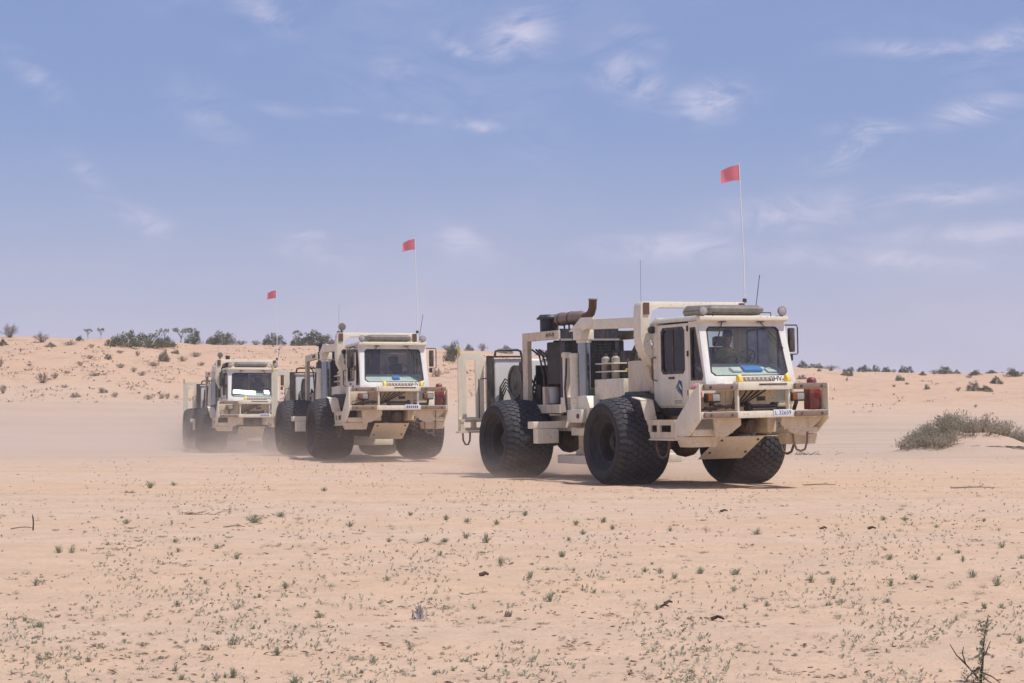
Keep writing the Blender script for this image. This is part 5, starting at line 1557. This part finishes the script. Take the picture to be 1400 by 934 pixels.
# debris heap by the leading truck, dead twig clump, orange roots
for (u, v, wpx, hpx, mat, label) in ((1105, 622, 50, 6, 'dark_twig', 'flat heap of dark twigs on the sand beside the leading truck'),
                                     (572, 846, 22, 22, 'pale_wood', 'bleached clump of broken stems standing in the sand'),
                                     (262, 704, 78, 6, 'dry_twig', 'low mat of dry roots lying on the orange sand'),
                                     (178, 674, 26, 4, 'dry_twig', 'small ridge of dry roots on the orange sand'),
                                     (695, 843, 12, 10, 'dry_twig', 'little dry twig tuft on bare sand'), (285, 890, 20, 6, 'dry_twig', 'dry sprawling weed skeleton on the sand')):
    p = ground_hit(u, v); s = FPX / p.y
    m = MB()
    for c in range(30):
        x0 = rnd.gauss(0, .22) * wpx / s
        a = rnd.uniform(0, 6.28); ln = rnd.uniform(.1, .3) * wpx / s
        z1 = rnd.uniform(.1, 1.0) * hpx / s
        m.tube([(x0, rnd.gauss(0, .08) * wpx / s, 0), (x0 + math.cos(a) * ln * .5, math.sin(a) * ln * .3, z1 * .7), (x0 + math.cos(a) * ln, math.sin(a) * ln * .5, z1)], .09 * hpx / s * .5 + .002, 4, .0015)
    o = m.build('twig_heap', mat); o.location = p
    tag(o, label, 'twigs')

# the dry leafy plant at the right edge
p = ground_hit(1340, 933)
pl = empty('dry_plant', p)
tag(pl, 'dry upright plant with a few green leaves and bare crooked twigs at its foot', 'plant')
st, fo = MB(), MB()
rnd = random.Random(77)
spine = [Vector((0, 0, -.02)), Vector((.012, 0, .08)), Vector((.02, .01, .17)), Vector((.03, 0, .25)), Vector((.042, 0, .31))]
st.tube(spine, .006, 6, .002)
for pts in ([(0, 0, .07), (-.05, 0, .03), (-.085, -.02, -.01)], [(0, 0, .05), (.05, -.02, .03), (.10, -.02, -.01)], [(-.01, 0, .02), (-.06, .02, .08), (-.075, .02, .13), (-.07, .02, .16)], [(-.06, .02, .08), (-.10, .03, .12), (-.13, .03, .17)], [(0, 0, .0), (-.03, -.03, -.0), (-.06, -.05, .01)],
            [(.01, 0, .03), (.03, -.03, .01), (.06, -.06, -.01)], [(0, 0, .09), (.03, 0, .14), (.05, .0, .19)]):
    st.tube(pts, .0045, 5, .0018)
for c in range(280):
    k = rnd.random() * 3.6; i = min(int(k), 3)
    q = spine[i].lerp(spine[i + 1], k - i)
    cl = .5 + .5 * math.sin(q.z * 55)
    if rnd.random() > .25 + .75 * cl: continue
    leaf(fo, q + Vector((rnd.gauss(-.006, .015), rnd.gauss(0, .013), rnd.gauss(0, .006))), rnd.uniform(.014, .030), rnd, slim=.45)
for c in range(60):
    leaf(fo, Vector((rnd.gauss(-.055, .022), rnd.gauss(0, .02), rnd.uniform(.0, .07))), rnd.uniform(.01, .02), rnd, slim=.5)
st.build('stem', 'dark_twig', pl)
fo.build('foliage', 'seedling_green', pl, smooth=0)


# ------------------------------------------------------------------ dust thrown up by the wheels
def plumes(k):
    out = []
    for (x, y, rx, ry, rz, s_) in ((-5.9, -1.4, 1.7, 1.3, .55, .30), (-6.2, 1.3, 1.8, 1.4, .6, .30), (-1.1, -1.5, 1.1, .9, .35, .22), (-1.0, 1.3, 1.2, 1.0, .4, .22), (-3.0, 0, 2.0, 1.2, .5, .10)):
        p_ = MTX[k] @ Vector((x, y, 0))
        g = (1.2, 2.0, 2.2)[k]
        out.append((p_.x, p_.y, rx * (1 + .25 * k), ry * (1 + .25 * k), rz * (1 + .45 * k), s_ * g))
    return out


def dust_box(name, x0, x1, y0, y1, z0, z1, peak, fall, seed, label, edge=6.0, plumes=()):
    o = MB().box(x0, x1, y0, y1, z0, z1)
    m = bpy.data.materials.new(name)
    m.use_nodes = True
    t = NT(m.node_tree)
    out = t.n('ShaderNodeOutputMaterial')
    pv = t.n('ShaderNodeVolumePrincipled')
    pv.inputs['Color'].default_value = (0.93, 0.80, 0.68, 1)
    pv.inputs['Anisotropy'].default_value = 0.2
    tcn = t.n('ShaderNodeTexCoord')
    sp = t.n('ShaderNodeSeparateXYZ'); t.t.links.new(tcn.outputs['Object'], sp.inputs[0])
    mp = t.n('ShaderNodeMapping'); mp.inputs['Scale'].default_value = (.45, .45, 1.0); mp.inputs['Location'].default_value = (seed, seed * 2, 0)
    t.t.links.new(tcn.outputs['Object'], mp.inputs[0])
    nz = t.ramp(t.noise(mp.outputs[0], 1.0, 5, .62, .5), .34, .66, .04, 1.0)
    fz = t.math('EXPONENT', t.math('MULTIPLY', t.math('MAXIMUM', sp.outputs[2], 0.0), -1.0 / fall))
    fz = t.math('MULTIPLY', fz, t.ramp(sp.outputs[2], z1 * .6, z1, 1.0, 0.0))
    fx = t.math('MULTIPLY', t.ramp(sp.outputs[0], x0, x0 + edge * 3.2), t.ramp(sp.outputs[0], x1 - edge, x1, 1.0, 0.0))
    fy = t.math('MULTIPLY', t.ramp(sp.outputs[1], y0, y0 + edge * .6), t.ramp(sp.outputs[1], y1 - edge, y1, 1.0, 0.0))
    den = t.math('MULTIPLY', t.math('MULTIPLY', nz, fz), t.math('MULTIPLY', t.math('MULTIPLY', fx, fy), peak))
    for (cx, cy, rx, ry, rz, s_) in plumes:
        q = None
        for ax, c_, r_ in ((0, cx, rx), (1, cy, ry), (2, 0.0, rz)):
            dd = t.math('MULTIPLY', t.math('SUBTRACT', sp.outputs[ax], c_), 1.0 / r_)
            dd = t.math('MULTIPLY', dd, dd)
            q = dd if q is None else t.math('ADD', q, dd)
        g = t.math('MULTIPLY', t.math('EXPONENT', t.math('MULTIPLY', q, -1.2)), s_)
        den = t.math('ADD', den, t.math('MULTIPLY', g, nz))
    t.t.links.new(den, pv.inputs['Density'])
    t.l(pv, 0, out, 'Volume')
    MATS[name] = m
    ob = o.build(name, name, None, smooth=0)
    ob['kind'] = 'stuff'
    ob['label'] = label; ob['category'] = 'dust'


dust_box('dust_cloud', -40, 4.5, 41, 90, -.3, 3.2, .095, .62, 3.0, 'pale dust drifting low round the two rear trucks', plumes=plumes(1) + plumes(2))
dust_box('wheel_dust', -5.5, 5.5, 31.5, 44.5, -.2, 1.1, .16, .22, 9.0, 'thin dust at the leading truck\'s wheels', edge=2.2, plumes=plumes(0))

# ------------------------------------------------------------------ hazy air
hz = MB().box(-1250, 1250, -170, 1620, -3.0, 24.0)
m = bpy.data.materials.new('haze'); m.use_nodes = True
t = NT(m.node_tree)
pv = t.n('ShaderNodeVolumePrincipled')
pv.inputs['Color'].default_value = (0.86, 0.85, 0.92, 1)
pv.inputs['Density'].default_value = 0.0004
out = t.n('ShaderNodeOutputMaterial'); t.l(pv, 0, out, 'Volume')
MATS['haze'] = m
o = hz.build('haze', 'haze', None, smooth=0)
o['kind'] = 'stuff'; o['label'] = 'thin pale haze over the desert'
